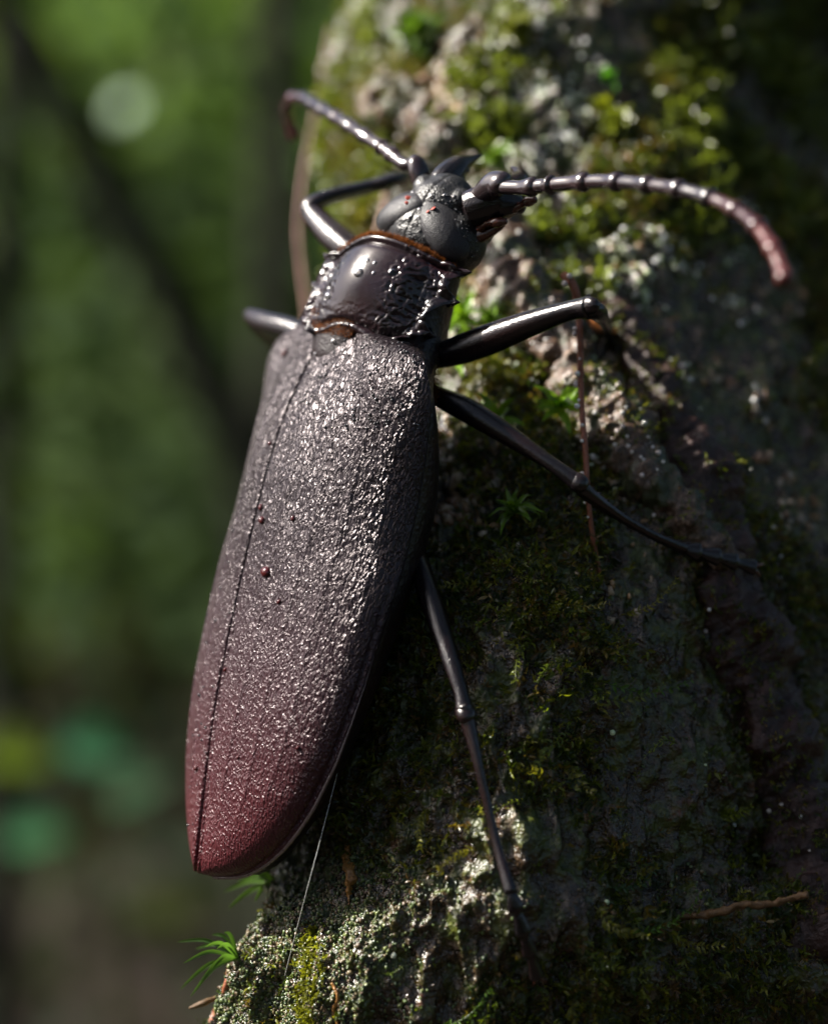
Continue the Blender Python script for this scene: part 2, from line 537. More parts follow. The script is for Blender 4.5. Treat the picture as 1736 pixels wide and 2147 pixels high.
FI = np.array([.216, -.976]); EI = np.array([.976, .216])     # image axes (x right, y down) of the wing cases
PHI = math.radians(62); CP, SP = math.cos(PHI), math.sin(PHI)
AX_F = np.array([.216, 0, .976]); AX_E = np.array([.976, 0, -.216]); AX_C = np.array([0, -1., 0])
AX_D = -SP * AX_E + CP * AX_C           # dorsal
AX_R = CP * AX_E + SP * AX_C            # beetle's right
YAX = 1.2
TAB = np.array([  # u, R, L, suture v   (photograph pixels)
 [513, 90, 60, 812], [524, 165, 76, 808], [540, 215, 88, 804], [560, 240, 95, 800], [605, 268, 92, 792], [640, 286, 84, 783], [704, 306, 70, 770], [766, 320, 60, 762], [850, 330, 53, 756],
 [955, 331, 54, 755], [1024, 326, 61, 755], [1106, 316, 66, 756], [1219, 305, 68, 758], [1301, 292, 69, 761], [1381, 275, 66, 766], [1480, 240, 59, 776], [1540, 210, 50, 783],
 [1580, 186, 41, 787], [1613, 160, 32, 791], [1638, 135, 24, 794], [1658, 108, 16, 797], [1672, 78, 9, 799], [1682, 40, 3, 801]])
def elytra_tables(n=420):
    u = 513 + (1682 - 513) * (1 - np.cos(np.linspace(0, np.pi, n) * 1)) / 2 * .5 + (1682 - 513) * np.linspace(0, 1, n) * .5
    T = [np.interp(u, TAB[:, 0], TAB[:, k]) for k in (1, 2, 3)]
    def sm(a, w=9):
        k = np.hanning(w + 2)[1:-1]; k /= k.sum()
        e = np.pad(a, w // 2, mode='edge'); r = np.convolve(e, k, 'valid')
        r[:3] = a[:3]; r[-3:] = a[-3:]
        return r
    R, L, S = sm(T[0], 13), sm(T[1], 21), sm(T[2], 41)
    B = (R + L) - np.sqrt(2 * L * (R + L)); A = R - B
    return u, A / CP / PXC, B / SP / PXC, S + B
EU, EA, EB, EVC = elytra_tables()
def axis_pt(u, vc, y=YAX):
    x = .976 * vc - .216 * u; yy = .216 * vc + .976 * u
    return np.stack([(x - 868) / PXC, np.full_like(np.asarray(x, float), y), (1073.5 - yy) / PXC], -1)
EAX = axis_pt(EU, EVC) * np.array([1.028, 1, 1.028])
EAX[:, 1] += .13 * (950 - EU) / PXC          # the body leans back with the trunk
# wing-case depth is measured in the plane y = 0: correct the perspective of the axis depth
KPER = (D + .4) / D
def make_elytron(side):
    nt = 150
    n = len(EU)
    t = np.linspace(0, 1, nt) ** 1.0
    th = t * (np.pi / 2) * 1.0
    lat = EA[:, None] * np.sin(th)[None] ** .98
    dor = EB[:, None] * np.cos(th)[None] ** .98
    # arc length for the texture
    seg = np.sqrt(np.diff(lat, axis=1) ** 2 + np.diff(dor, axis=1) ** 2)
    arc = np.concatenate([np.zeros((n, 1)), np.cumsum(seg, 1)], 1)
    back = (EU - EU[0]) / PXC
    full = arc[:, -1:]
    rel = arc / full
    f = smoothstep(.4, 1.6, back)[:, None] * (1 - smoothstep(6.6, 8.0, back))[:, None]
    h = 0
    for c, amp, wd in ((.27, .020, .016), (.48, .018, .016), (.66, .012, .014)):
        wob = .012 * np.sin(back * 1.3 + c * 9)[:, None]
        h = h + amp * f * np.exp(-((rel - c - wob) / wd) ** 2)
    # raised bead and groove at the outer margin, the suture sinks in
    fm = smoothstep(3.0, 5.2, back)[:, None]
    h = h - .035 * fm * np.exp(-((full - arc - .10) / .035) ** 2)
    h = h + .018 * fm * np.exp(-((full - arc - .04) / .025) ** 2)
    h = h - .12 * np.exp(-(arc / .020) ** 2)
    h = h + .012 * fm * np.exp(-((arc - .07) / .03) ** 2) - .02 * fm * np.exp(-((arc - .13) / .03) ** 2)
    # shoulder swelling
    h = h + .10 * np.exp(-((back[:, None] - .55) / .45) ** 2 - ((rel - .66) / .14) ** 2)
    h = h - .06 * np.exp(-((back[:, None] - .5) / .4) ** 2 - ((rel - .45) / .10) ** 2)
    W = np.stack([np.zeros_like(arc)] * 3, -1)
    nl = np.sin(th)[None] / np.maximum(EA[:, None], .05); nd = np.cos(th)[None] / np.maximum(EB[:, None], .05)
    q = np.sqrt(nl ** 2 + nd ** 2); nl, nd = nl / q, nd / q
    gap = .010 + .03 * smoothstep(6.3, 8.4, back)[:, None]
    L2 = lat + nl * h + gap * (1 - t[None]) ** 6; D2 = dor + nd * h
    V = EAX[:, None] + side * L2[..., None] * AX_R + D2[..., None] * AX_D
    # turned under at the margin
    under = V[:, -1] - side * AX_R * .12 * np.minimum(EA, 1)[:, None] - AX_D * .10
    V = np.concatenate([V, under[:, None]], 1)
    arc = np.concatenate([arc, arc[:, -1:] + .15], 1)
    uv = np.stack([side * arc, np.repeat(back[:, None], nt + 1, 1)], -1).reshape(-1, 2) + np.array([0 if side > 0 else 31.7, 0])
    F = grid_faces(n, nt + 1)
    if side < 0: F = F[:, ::-1]
    return V.reshape(-1, 3), F, uv, V
ely = {}
for side in (1, -1):
    V, F, uv, G = make_elytron(side)
    o = build('elytron', V, F, MAT['elytra'], beetle, uv=uv)
    ely[side] = (V, F, G, o)
# fine bead along the outer margin of the right wing case
for side in (1, -1):
    G = ely[side][2]
    i0 = int(np.argmin(np.abs((EU - EU[0]) / PXC - 4.4)))
    pts = G[i0::3, -2] + AX_D * .005
    V, F = tube(pts + AX_R * side * .012, .030 * smoothstep(0, 40, np.arange(len(pts)) + 1.0) + .001, 8, rough=.006, seed=5)
    build('margin_bead', V, F, MAT['bead'], ely[side][3], uv=np.stack([V[:, 0] * 9, 6 + V[:, 2]], -1))

# underside: one continuous mesh from the tail to the neck
def make_body():
    ctrl = []
    for u in (1655, 1600, 1450, 1250, 1050, 850, 700, 600):
        k = int(np.argmin(np.abs(EU - u)))
        ctrl.append((EAX[k] - AX_D * .06, EA[k] * .90, EB[k] * .70, .62 * EB[k] + .12))
    ctrl.append((P(800, 715, 1.3), 1.35, .62, .9))
    ctrl.append((P(815, 660, 1.25), 1.15, .55, .9))
    ctrl.append((P(835, 600, 1.15), 1.05, .45, .8))
    ctrl.append((P(870, 540, 1.0), .85, .40, .6))
    ctrl.append((P(890, 505, .85), .55, .35, .4))
    C = np.array([np.r_[c[0], c[1:]] for c in ctrl], float)
    q = catmull(C, 90)
    th = np.linspace(0, 2 * np.pi, 40, endpoint=False)
    w_ = smoothstep(60, 80, np.arange(90))[:, None]
    ph = PHI * (1 - w_) + math.radians(40) * w_
    Rv = np.cos(ph) * AX_E + np.sin(ph) * AX_C; Dv = -np.sin(ph) * AX_E + np.cos(ph) * AX_C
    dd = np.where(np.cos(th)[None] > 0, q[:, 4:5], q[:, 5:6]) * np.cos(th)[None]
    V = q[:, None, :3] + (q[:, 3:4] * np.sin(th)[None])[..., None] * Rv[:, None] + dd[..., None] * Dv[:, None]
    F = grid_faces(90, 40, True).tolist()
    F.append(list(range(40))); F.append(list(range(89 * 40, 90 * 40))[::-1])
    return V.reshape(-1, 3), F
BV, BF = make_body()
build('body', BV, BF, MAT['body'], beetle)

# ---- pronotum
PF = unit([math.sin(math.radians(22)), 0, math.cos(math.radians(22))])
PE = np.array([math.cos(math.radians(17)), 0, -math.sin(math.radians(17))])
pphi = math.radians(38)
PD = -math.sin(pphi) * PE + math.cos(pphi) * AX_C
PR = math.cos(pphi) * PE + math.sin(pphi) * AX_C
PC = P(815, 615, 1.0)
def make_pronotum():
    nq, npn = 130, 260
    q = np.linspace(0, 1, nq)             # 0 rear .. 1 front
    p = np.linspace(-1, 1, npn)
    # outline on the side: (forward, lateral)
    key = np.array([[-.76, .66], [-.70, .88], [-.62, 1.06], [-.52, 1.22], [-.46, 1.28], [-.36, 1.19], [-.22, 1.16], [-.10, 1.22], [.02, 1.32], [.09, 1.46], [.16, 1.36], [.28, 1.26], [.40, 1.26], [.50, 1.34], [.58, 1.44], [.62, 1.26], [.66, 1.02]])
    fq = np.linspace(-.76, .66, nq)
    wq = np.interp(fq, key[:, 0], key[:, 1])
    core = np.interp(fq, [-.76, -.5, -.1, .3, .55, .66], [.62, .98, 1.06, 1.08, 1.04, .96])
    Fw = np.repeat(fq[:, None], npn, 1)
    ap = np.abs(p)[None]
    lat = np.where(ap < .82, ap / .82 * core[:, None], core[:, None] + (ap - .82) / .18 * (wq - core)[:, None]) * np.sign(p)[None]
    # front and rear edges are curved: forward in the middle
    l2 = lat
    Fw = Fw + .06 * np.cos(np.clip(l2 / 1.1, -1, 1) * np.pi / 2) * (q[:, None] - .1) + .10 * np.cos(np.clip(l2, -1, 1) * np.pi / 2) * smoothstep(.6, 1, q)[:, None]
    Fw = Fw - .12 * np.exp(-((np.abs(l2) - .55) / .3) ** 2) * (1 - smoothstep(0, .35, q))[:, None]
    Fw = Fw - .26 * smoothstep(-.2, -1.3, l2)          # the left side is swept back a little
    x = np.clip(np.abs(l2) / 1.36, 0, 1)
    H = .74 * np.maximum(1 - x ** 1.9, 0) ** .85 * (.66 + .34 * np.sin(np.pi * np.clip(q * .95 + .06, 0, 1)) ** .7)[:, None]
    H = H + .06 * np.exp(-((l2 + .1) / .5) ** 2 - ((fq[:, None] - .12) / .42) ** 2)
    H = H - .07 * np.exp(-((np.abs(l2) - .92) / .16) ** 2 - ((fq[:, None] - .15) / .35) ** 2)
    # flared side rim
    H = H + .12 * smoothstep(.8, 1, ap) 
    # rims at the front and at the rear
    rim = .05 * np.exp(-((q - .03) / .022) ** 2) - .06 * np.exp(-((q - .10) / .03) ** 2) + .045 * np.exp(-((q - .97) / .02) ** 2) - .06 * np.exp(-((q - .905) / .03) ** 2)
    H = H + rim[:, None] * np.where(np.abs(l2) < 1.2, 1, .4)
    H = H - .16 * (1 - smoothstep(0, .06, q))[:, None] - .14 * smoothstep(.975, 1, q)[:, None]
    base = np.stack([lat.ravel(), Fw.ravel(), H.ravel()], -1)
    # wrinkled sides, polished disc
    sidew = smoothstep(.28, .62, np.abs(l2) + .12 * fbm(base * 3, 2, 77).reshape(l2.shape)).ravel()
    low = (1 - smoothstep(-.55, -.25, Fw)).ravel() * .5
    rg = fbm(base * 8, 2, 71) * .3 + (1 - np.abs(fbm(base * np.array([8, 11, 8]), 2, 75)) * 3.2) * .7
    base[:, 2] += np.maximum(sidew, low) * rg * .030 * (1 - .6 * smoothstep(1.05, 1.3, np.abs(l2)).ravel()) * np.where(l2.ravel() < 0, .6, 1.0)
    V = PC + base[:, 0:1] * PR + base[:, 1:2] * PF + base[:, 2:3] * PD
    # close it underneath
    G = V.reshape(nq, npn, 3)
    return V, grid_faces(nq, npn)[:, ::-1], G
PV, PFc, PG = make_pronotum()
pron = build('pronotum', PV, PFc, MAT['pron'], beetle)
ms = pron.modifiers.new('thickness', 'SOLIDIFY'); ms.thickness = .03 * CM; ms.offset = -1
def spike(a, b, r, mat, parent, name='spine'):
    V, F = tube(np.linspace(a, b, 5), np.array([1, .8, .55, .3, .04]) * r, 8)
    return build(name, V, F, mat, parent)
for sgn in (1, -1):
    for f, l0, l1, df in ((.56, 1.26, 1.50, .05), (.08, 1.28, 1.50, .03), (-.47, 1.14, 1.33, -.03)):
        back_ = 0 if sgn > 0 else -.24
        a = PC + PR * sgn * l0 + PF * (f + back_) + PD * .10; b = PC + PR * sgn * l1 + PF * (f + df + back_) + PD * .12
        spike(a, b, .10, MAT['pron'], pron)

# ---- head
HF = unit([math.sin(math.radians(25)), -.05, math.cos(math.radians(25))])
hphi = math.radians(37)
HE = unit(np.cross(AX_C, HF) * -1)
if HE[0] < 0: HE = -HE
HC_ = unit(np.cross(HF, HE)); HC_ = HC_ if HC_[1] < 0 else -HC_
HD = -math.sin(hphi) * HE + math.cos(hphi) * HC_
HR = math.cos(hphi) * HE + math.sin(hphi) * HC_
hc = P(908, 487, .85)
def hp(r=0, f=0, d=0): return hc + HR * r + HF * f + HD * d
def ax(r, f, d): return [HR * r, HF * f, HD * d]
hparts = [ellipsoid(hp(0, -.05, 0), ax(.80, .62, .62)),
          ellipsoid(hp(.52, -.02, -.02), ax(.42, .52, .52)), ellipsoid(hp(-.52, -.02, -.02), ax(.42, .52, .52)),
          ellipsoid(hp(0, .42, .16), ax(.50, .40, .36)), ellipsoid(hp(.0, .62, .02), ax(.46, .34, .36)),
          ellipsoid(hp(.38, .58, .16), ax(.20, .22, .22)), ellipsoid(hp(-.38, .58, .16), ax(.20, .22, .22)),
          ellipsoid(hp(.55, .38, -.25), ax(.28, .42, .34)), ellipsoid(hp(-.55, .38, -.25), ax(.28, .42, .34)),
          ellipsoid(hp(0, -.36, -.08), ax(.78, .38, .52))]
HV, HFc = melt(hparts, .03, 5)
# shallow groove along the middle of the head
rel = HV - hc
lr, lf, ld = rel @ HR, rel @ HF, rel @ HD
g = np.exp(-(lr / .022) ** 2) * (ld > .1)
HV = HV - HD * (g * .022)[:, None]
rough_h = (1 - smoothstep(-.1, .25, lf)) * smoothstep(-.6, -.2, ld)
HV = HV + unit(rel) * (rough_h * fbm(HV * 13, 2, 91) * .016)[:, None]
head = build('head', HV, HFc, MAT['head'], beetle)
for s in (1, -1):
    e_ax = ax(.40, .40, .30)
    V, F = ellipsoid(hp(.45 * s, .08, .29), [unit(HR + HD * -.62 * s) * .46, HF * .41 - HR * .22 * s, unit(HD + HR * .75 * s) * .29], 26, 36)
    eye = build('eye', V, F, MAT['eye'], head)
    for k, (a, b, r) in enumerate(((.26, .30, .045), (.22, .21, .03))):
        c = hp(a * s, b, .56)
        bv = bvh_of(V, F); hit = bv.find_nearest(Vector(c))
        nn = unit(np.array(hit[0]) - np.array(hp(.44 * s, .10, .30)))
        t1 = unit(np.cross(nn, HF)); t2 = np.cross(nn, t1)
        Vs, Fs = ellipsoid(np.array(hit[0]), [t1 * r * 1.5, t2 * r, nn * .012], 8, 12)
        build('red_spot', Vs, Fs, MAT['spot'], eye)

def tooth_tube(parent, pts, rad, mat, name, flat=None, ns=14, n=None, **kw):
    V, F = tube(np.array(pts), np.array(rad), ns, n or len(pts) * 6, flat, **kw)
    return build(name, V, F, mat, parent)

# mandibles
mleft = melt([tube(np.array([P(915, 405, 1.0), P(935, 378, 1.1), P(960, 350, 1.3), P(985, 336, 1.5), P(1012, 324, 1.7)]), np.array([.24, .26, .19, .09, .02]), 14, 24),
              tube(np.array([P(945, 372, 1.15), P(965, 362, 1.2), P(985, 358, 1.25)]), np.array([.12, .07, .02]), 10, 10),
              tube(np.array([P(940, 385, 1.1), P(962, 378, 1.1), P(975, 374, 1.1)]), np.array([.12, .07, .02]), 10, 10),
              tube(np.array([P(930, 395, 1.0), P(950, 395, 1.0), P(962, 392, 1.0)]), np.array([.12, .07, .02]), 10, 10)], .018, 3)
build('mandible', *mleft, MAT['leg'], head)
mright = melt([tube(np.array([P(985, 440, .25), P(1035, 420, .15), P(1072, 400, .35), P(1090, 378, .6), P(1084, 360, .85), P(1070, 350, 1.0)]), np.array([.30, .31, .26, .16, .09, .02]), 16, 30),
               tube(np.array([P(1050, 430, .1), P(1080, 430, .1), P(1095, 440, .2)]), np.array([.25, .18, .08]), 12, 12)], .02, 4)
build('mandible', *mright, MAT['leg'], head)
# palps
for pts, rad in (([P(1075, 440, 0), P(1092, 430, -.1), P(1108, 422, -.2), P(1122, 418, -.3)], [.07, .05, .085, .05]),
                 ([P(1005, 480, .2), P(1022, 468, .05), P(1042, 466, -.05), P(1062, 464, -.1)], [.06, .045, .085, .045]),
                 ([P(985, 500, .4), P(1015, 492, .3), P(1042, 478, .2), P(1056, 472, .1)], [.12, .10, .07, .03])):
    tooth_tube(head, pts, rad, MAT['palp'], 'palp')

# antennae: scape is the part, the beads of the flagellum are its segments
def antenna(scape_pts, scape_rad, path, r0, r1, nseg, red_from, knob):
    V, F = tube(np.array(scape_pts), np.array(scape_rad), 18, 30, .85, rough=.01)
    a = build('antenna', V, F, MAT['ant'], beetle)
    p = catmull(np.array(path), 600)
    cum = np.concatenate([[0], np.cumsum(np.linalg.norm(np.diff(p, axis=0), axis=1))])
    ln = np.array([1.0, .45] + [1.0 - .02 * k for k in range(nseg - 2)]); ln = np.cumsum(ln); ln = np.concatenate([[0], ln / ln[-1]]) * cum[-1]
    for k in range(nseg):
        s = np.linspace(ln[k], ln[k + 1] + .015, 12)
        q = np.stack([np.interp(s, cum, p[:, j]) for j in range(3)], -1)
        t = np.linspace(0, 1, 12)
        r = (r0 + (r1 - r0) * (k + t) / nseg) * (.80 + knob * smoothstep(.55, .92, t) - .30 * smoothstep(.94, 1, t) - .12 * (1 - smoothstep(0, .12, t)))
        V, F = tube(q, r, 14, None, .9)
        build('antenna_segment', V, F, MAT['ant_red'] if k >= red_from + 1 else MAT['ant_mid'] if k >= red_from - 1 else MAT['ant'], a)
    return p
antR = antenna([P(968, 428, .45), P(985, 425, .25), P(1010, 408, 0), P(1036, 388, -.25), P(1052, 384, -.4), P(1062, 388, -.45)], [.09, .12, .17, .21, .20, .14],
               [P(1050, 392, -.42), P(1100, 393, -.8), P(1170, 386, -1.3), P(1260, 380, -2.0), P(1350, 386, -2.8), P(1440, 400, -3.6), P(1520, 428, -4.3), P(1580, 468, -5.0), P(1622, 525, -5.6), P(1648, 592, -6.1)], .150, .125, 11, 8, .32)
antL = antenna([P(885, 412, 1.15), P(882, 392, 1.2), P(880, 365, 1.25), P(872, 342, 1.3), P(862, 334, 1.35)], [.08, .12, .17, .15, .09],
               [P(866, 342, 1.36), P(850, 345, 1.45), P(815, 318, 1.9), P(765, 285, 2.6), P(715, 252, 3.5), P(670, 226, 4.5), P(632, 205, 5.6), P(607, 212, 6.3), P(605, 245, 6.8), P(622, 288, 7.0)], .14, .12, 11, 9, .32)

# ---- legs: femur is the part, tibia, tarsus and claws hang on it
def leg(fem, fr, tib=None, tr=None, tar=None, tarr=None, flat=.75):
    V, F = tube(np.array(fem), np.array(fr), 18, 40, flat, ridge=.07)
    V2, F2 = ellipsoid(np.array(fem[-1]), [unit(np.array(fem[-1]) - np.array(fem[-2])) * fr[-1] * 1.15, np.array([0, -1, 0]) * fr[-1] * .95, np.cross(unit(np.array(fem[-1]) - np.array(fem[-2])), [0, -1, 0]) * fr[-1] * 1.05], 12, 16)
    V, F = merge([(V, F), (V2, F2)])
    o = build('leg', V, F, MAT['leg'], beetle)
    if tib is not None:
        V, F = tube(np.array(tib), np.array(tr), 14, 40, .85, ridge=.12)
        tb = build('tibia', V, F, MAT['leg'], o)
        q = catmull(np.column_stack([np.array(tib), np.array(tr)]), 60); tg = unit(np.gradient(q[:, :3], axis=0))
        prt = []
        for k in range(14, 60, 4):
            for s_ in (1, -1):
                sd = unit(np.cross(tg[k], AX_C)) * s_
                b0 = q[k, :3] + sd * q[k, 3] * .8
                prt.append(tube(np.array([b0, b0 + (sd * .5 + tg[k] * .8) * .07 * (1.6 if k > 54 else 1)]), np.array([.018, .003]), 5))
        build('tibial_spine', *merge(prt), MAT['leg'], tb)['kind'] = 'stuff'
    if tar is not None:
        p = catmull(np.array(tar), 40); n = 4
        t = np.linspace(0, 1, 40)
        lob = .45 + .75 * (t * n % 1.0) ** .8 * (1 - .5 * smoothstep(.88, 1, t * n % 1.0))
        lob = np.where(t > .70, .55 + .45 * smoothstep(.70, 1, t), lob)
        V, F = tube(p, tarr * 1.2 * lob, 12, None, .7)
        ta = build('tarsus', V, F, MAT['leg'], o)
        e = p[-1]; d = unit(p[-1] - p[-4])
        sd = unit(np.cross(d, AX_C))
        for s in (1, -1):
            cp = [e - d * .03, e + d * .08 + sd * s * .06, e + d * .15 + sd * s * .10 + np.array([0, .05, 0]), e + d * .17 + sd * s * .09 + np.array([0, .13, 0])]
            V, F = tube(np.array(cp), np.array([.035, .03, .02, .006]), 8, 12)
            build('claw', V, F, MAT['palp'], ta)
    return o
t1 = near(1272, 690, .1); t2 = near(1300, 735, .08); n1 = np.array([0, -1., .2])
legRF = leg([P(872, 752, 1.0), P(930, 742, .55), P(1010, 716, .2), P(1110, 678, -.3), P(1195, 650, -.7), P(1232, 643, -.9)], [.16, .21, .245, .20, .155, .19],
    [P(1228, 642, -.92), P(1252, 652, -.75), P(1262, 668, .1), (P(1275, 690, 1.0) + t1) / 2, t1], [.15, .15, .11, .10, .11],
    [t1, (t1 + t2) / 2 + n1 * .05, t2], .10)
t1 = near(1435, 1150, .95); t2 = near(1580, 1190, 1.0); n1 = np.array([0, -1., .2])
legRM = leg([P(890, 812, .9), P(925, 832, .5), P(985, 862, .25), P(1075, 918, .0), P(1160, 975, -.25), P(1212, 1012, -.35)], [.14, .17, .20, .16, .115, .15],
    [P(1208, 1008, -.35), P(1235, 1035, -.3), P(1300, 1082, -.05), P(1370, 1122, .2), t1], [.13, .12, .08, .075, .095],
    [t1, (t1 * .5 + t2 * .5) + n1 * .04, t2], .115)
t1 = near(1072, 1872, .55); t2 = near(1126, 2048, .38); n1 = np.array([0, -1., .1])
tm = (t1 + t2) / 2 + n1 * .08
legRH = leg([P(850, 1120, .9), P(872, 1165, .1), P(905, 1260, -.6), P(945, 1380, -1.2), P(968, 1455, -1.5), P(976, 1495, -1.6)], [.12, .16, .175, .14, .11, .155],
    [P(973, 1480, -1.6), P(984, 1520, -1.65), P(1005, 1610, -1.8), P(1040, 1760, -1.95), t1], [.13, .11, .075, .07, .10],
    [t1, tm, t2], .105)
tl, nl_ = on_trunk(905, 350, .05); tl2, _ = on_trunk(950, 300, .05)
legLF = leg([P(790, 560, 1.6), P(745, 530, 1.9), P(700, 492, 2.3), P(660, 450, 2.8), P(648, 440, 2.9)], [.22, .25, .25, .20, .17],
    [P(650, 452, 2.9), P(652, 432, 2.9), P(690, 412, 3.0), P(770, 392, 3.3), P(850, 370, 3.7), tl], [.12, .15, .13, .12, .125, .12],
    [tl, (tl + tl2) / 2, tl2], .11)
legLM = leg([P(690, 720, 2.6), P(620, 690, 3.3), P(560, 673, 4.0), P(528, 662, 4.5), P(518, 660, 4.6)], [.18, .2, .19, .16, .10],
    [P(524, 662, 4.5), P(540, 690, 5.2), P(600, 740, 5.8), P(690, 800, 6.3)], [.13, .10, .09, .09])
# the hidden left hind leg reaches behind the trunk's edge
leg([P(690, 1120, 2.0), P(600, 1250, 3.2), P(560, 1380, 3.8), P(550, 1450, 4.0)], [.14, .15, .12, .13],
    [P(550, 1440, 4.0), P(560, 1540, 4.0), P(600, 1640, 3.6)], [.11, .07, .08])

# ---- scutellum and the orange hair fringes
SCU = P(688, 708, .86)
def make_scutellum():
    nu, nv = 40, 40
    f = np.linspace(.42, -.50, nu); s = np.linspace(-1, 1, nv)
    wd = np.interp(f, [-.50, -.48, -.40, -.25, .0, .42], [.06, .20, .32, .40, .48, .62])
    lat = wd[:, None] * s[None]
    H = .05 * (1 - s[None] ** 2) * smoothstep(-.46, -.3, f)[:, None] - .05 * s[None] ** 4 - .05 * smoothstep(-.2, -.46, f)[:, None]
    V = SCU + lat[..., None] * (PR * .5 + AX_R * .5) + f[:, None, None] * AX_F + H[..., None] * (AX_D * .5 + PD * .5)
    return V.reshape(-1, 3), grid_faces(nu, nv)
SV, SF = make_scutellum()
scu = build('scutellum', SV, SF, MAT['scut'], beetle)

def fringe(name, parent, roots, dirs, nper, length, rad, mat, jitter=.35, spread=.04):
    parts = []
    roots = np.asarray(roots); dirs = np.asarray(dirs)
    V = []; F = []; n = 0
    for r0, d0 in zip(roots, dirs):
        for _ in range(nper):
            r_ = r0 + RNG.normal(0, spread, 3)
            d_ = unit(d0 + RNG.normal(0, jitter, 3)) * length * RNG.uniform(.6, 1.2)
            a = unit(np.cross(d_, [.3, .5, .8])) * rad; b = unit(np.cross(d_, a)) * rad
            V += [r_ + a, r_ - a * .5 + b * .8, r_ - a * .5 - b * .8, r_ + d_]
            F += [[n, n + 1, n + 3], [n + 1, n + 2, n + 3], [n + 2, n, n + 3]]
            n += 4
    o = build(name, np.array(V), F, mat, parent, smooth=False)
    o['kind'] = 'stuff'
    return o
# fringe between head and pronotum, along the pronotum's front edge
edge = PG[-1, 20:240:1]
edge = np.vstack([PG[-5, 20:240], PG[-9, 222:246], PG[-14, 232:250]])
fringe('hair_fringe', pron, edge + PF * .03 - PD * .01, np.tile(PF * .9 + PD * .12, (len(edge), 1)), 9, .085, .005, MAT['hair'], .4, .014)
# on the front of the scutellum, under the pronotum's rear edge
top = SV.reshape(40, 40, 3)[:15:1].reshape(-1, 3)
fringe('hair_fringe', scu, top, np.tile(-AX_F * .8 + AX_D * .45, (len(top), 1)), 5, .045, .004, MAT['hair'], .4, .015)
edge2 = PG[0, 40:235]
fringe('hair_fringe', pron, edge2 - PD * .03 - PF * .0, np.tile(-PF * .9 + PD * .2, (len(edge2), 1)), 6, .10, .006, MAT['hair'], .4, .025)
# brown hair on the flank below the shoulder
fl = np.array([P(900 + 6 * math.sin(k), 770 + k * 1.1, .35) for k in range(60)])
fringe('hair_fringe', beetle, fl, np.tile([.6, -.2, -.5], (60, 1)), 12, .14, .005, MAT['brownhair'], .5, .05)

# ------------------------------------------------------------------ water on the beetle
pron_bvh = bvh_of(PV, PFc); head_bvh = bvh_of(HV, HFc)
ely_bvh = [bvh_of(ely[s][0], ely[s][1]) for s in (1, -1)]
scu_bvh = bvh_of(SV, SF)
def dome(c, n, r, h=.75, nu=9, nv=16, stretch=1.0, ang=0.0):
    t1 = unit(np.cross(n, [0.21, .3, .93])); t2 = np.cross(n, t1)
    a = t1 * math.cos(ang) + t2 * math.sin(ang); b = -t1 * math.sin(ang) + t2 * math.cos(ang)
    V, F = ellipsoid(c + n * r * h * .25, [a * r * stretch, b * r, n * r * h], nu, nv)
    return V, F
def drops(spots, bvhs, where, group, stretch=1.0, mat='water'):
    for px, py, rpx, *own in spots:
        c, n = cast(px, py, *bvhs)
        if c is None: continue
        V, F = dome(c, n, rpx / PXC, .8, 12, 20, stretch * RNG.uniform(.95, 1.15), RNG.uniform(0, 3))
        o = build('water_drop', V, F, MAT[mat], None, origin=c)
        tag(o, own[0] if own else where, 'water drop', group)
big = [(754, 573, 11, 'largest clear water drop on the smooth back of the pronotum'), (772, 548, 7), (787, 553, 6), (823, 572, 9), (785, 574, 6), (691, 621, 9, 'water drop near the left rear rim of the pronotum')]
drops(big, [pron_bvh], 'round clear water drop on the smooth back of the pronotum', 'drops on the pronotum')
drops([(551, 1091, 8), (548, 1064, 6), (567, 930, 5), (560, 1200, 12, 'largest dark red water drop, lying beside the suture of the wing cases'), (586, 1262, 5), (615, 1087, 5), (598, 742, 8, 'dark water drop on the left wing case next to the scutellum'), (413, 1610, 7, 'red water drop on the left wing case near its tip'), (500, 1588, 4), (474, 1404, 5), (625, 1568, 4)], ely_bvh,
      'small dark red water drop lying on the wrinkled wing cases', 'drops on the wing cases', 1.15, 'reddrop')
drops([(700, 716, 6), (662, 742, 4), (720, 735, 5)], [scu_bvh, *ely_bvh], 'tiny water drop beside the scutellum between the wing cases', 'drops by the scutellum')
drops([(932, 486, 5, 'tiny water drop on the right compound eye'), (866, 405, 5), (905, 412, 5), (932, 410, 4), (880, 440, 5), (951, 413, 4), (957, 440, 4)], [head_bvh], 'tiny clear water drop on the black head between the eyes', 'drops on the head')
def spray(parent, bvhs, box, n, r0, r1, keep=None):
    parts = []
    for _ in range(n):
        x = RNG.uniform(box[0], box[2]); y = RNG.uniform(box[1], box[3])
        if keep is not None and not keep(x, y): continue
        c, nn = cast(x, y, *bvhs)
        if c is None: continue
        parts.append(dome(c, nn, RNG.uniform(r0, r1) / PXC * RNG.uniform(.6, 1), .85, 6, 9))
    V, F = merge(parts)
    o = build('fine_droplets', V, F, MAT['film'], parent); o['kind'] = 'stuff'
spray(pron, [pron_bvh], (640, 500, 985, 720), 1900, 1.8, 4.4, lambda x, y: (y > 590 or x < 700) and RNG.random() < .75)
spray(head, [head_bvh], (795, 390, 1000, 560), 300, 1.5, 3.2)
spray(ely[1][3], [ely_bvh[0]], (560, 700, 880, 900), 300, 1.8, 4.0)
spray(ely[-1][3], [ely_bvh[1]], (390, 690, 650, 1790), 260, 1.6, 4.0)

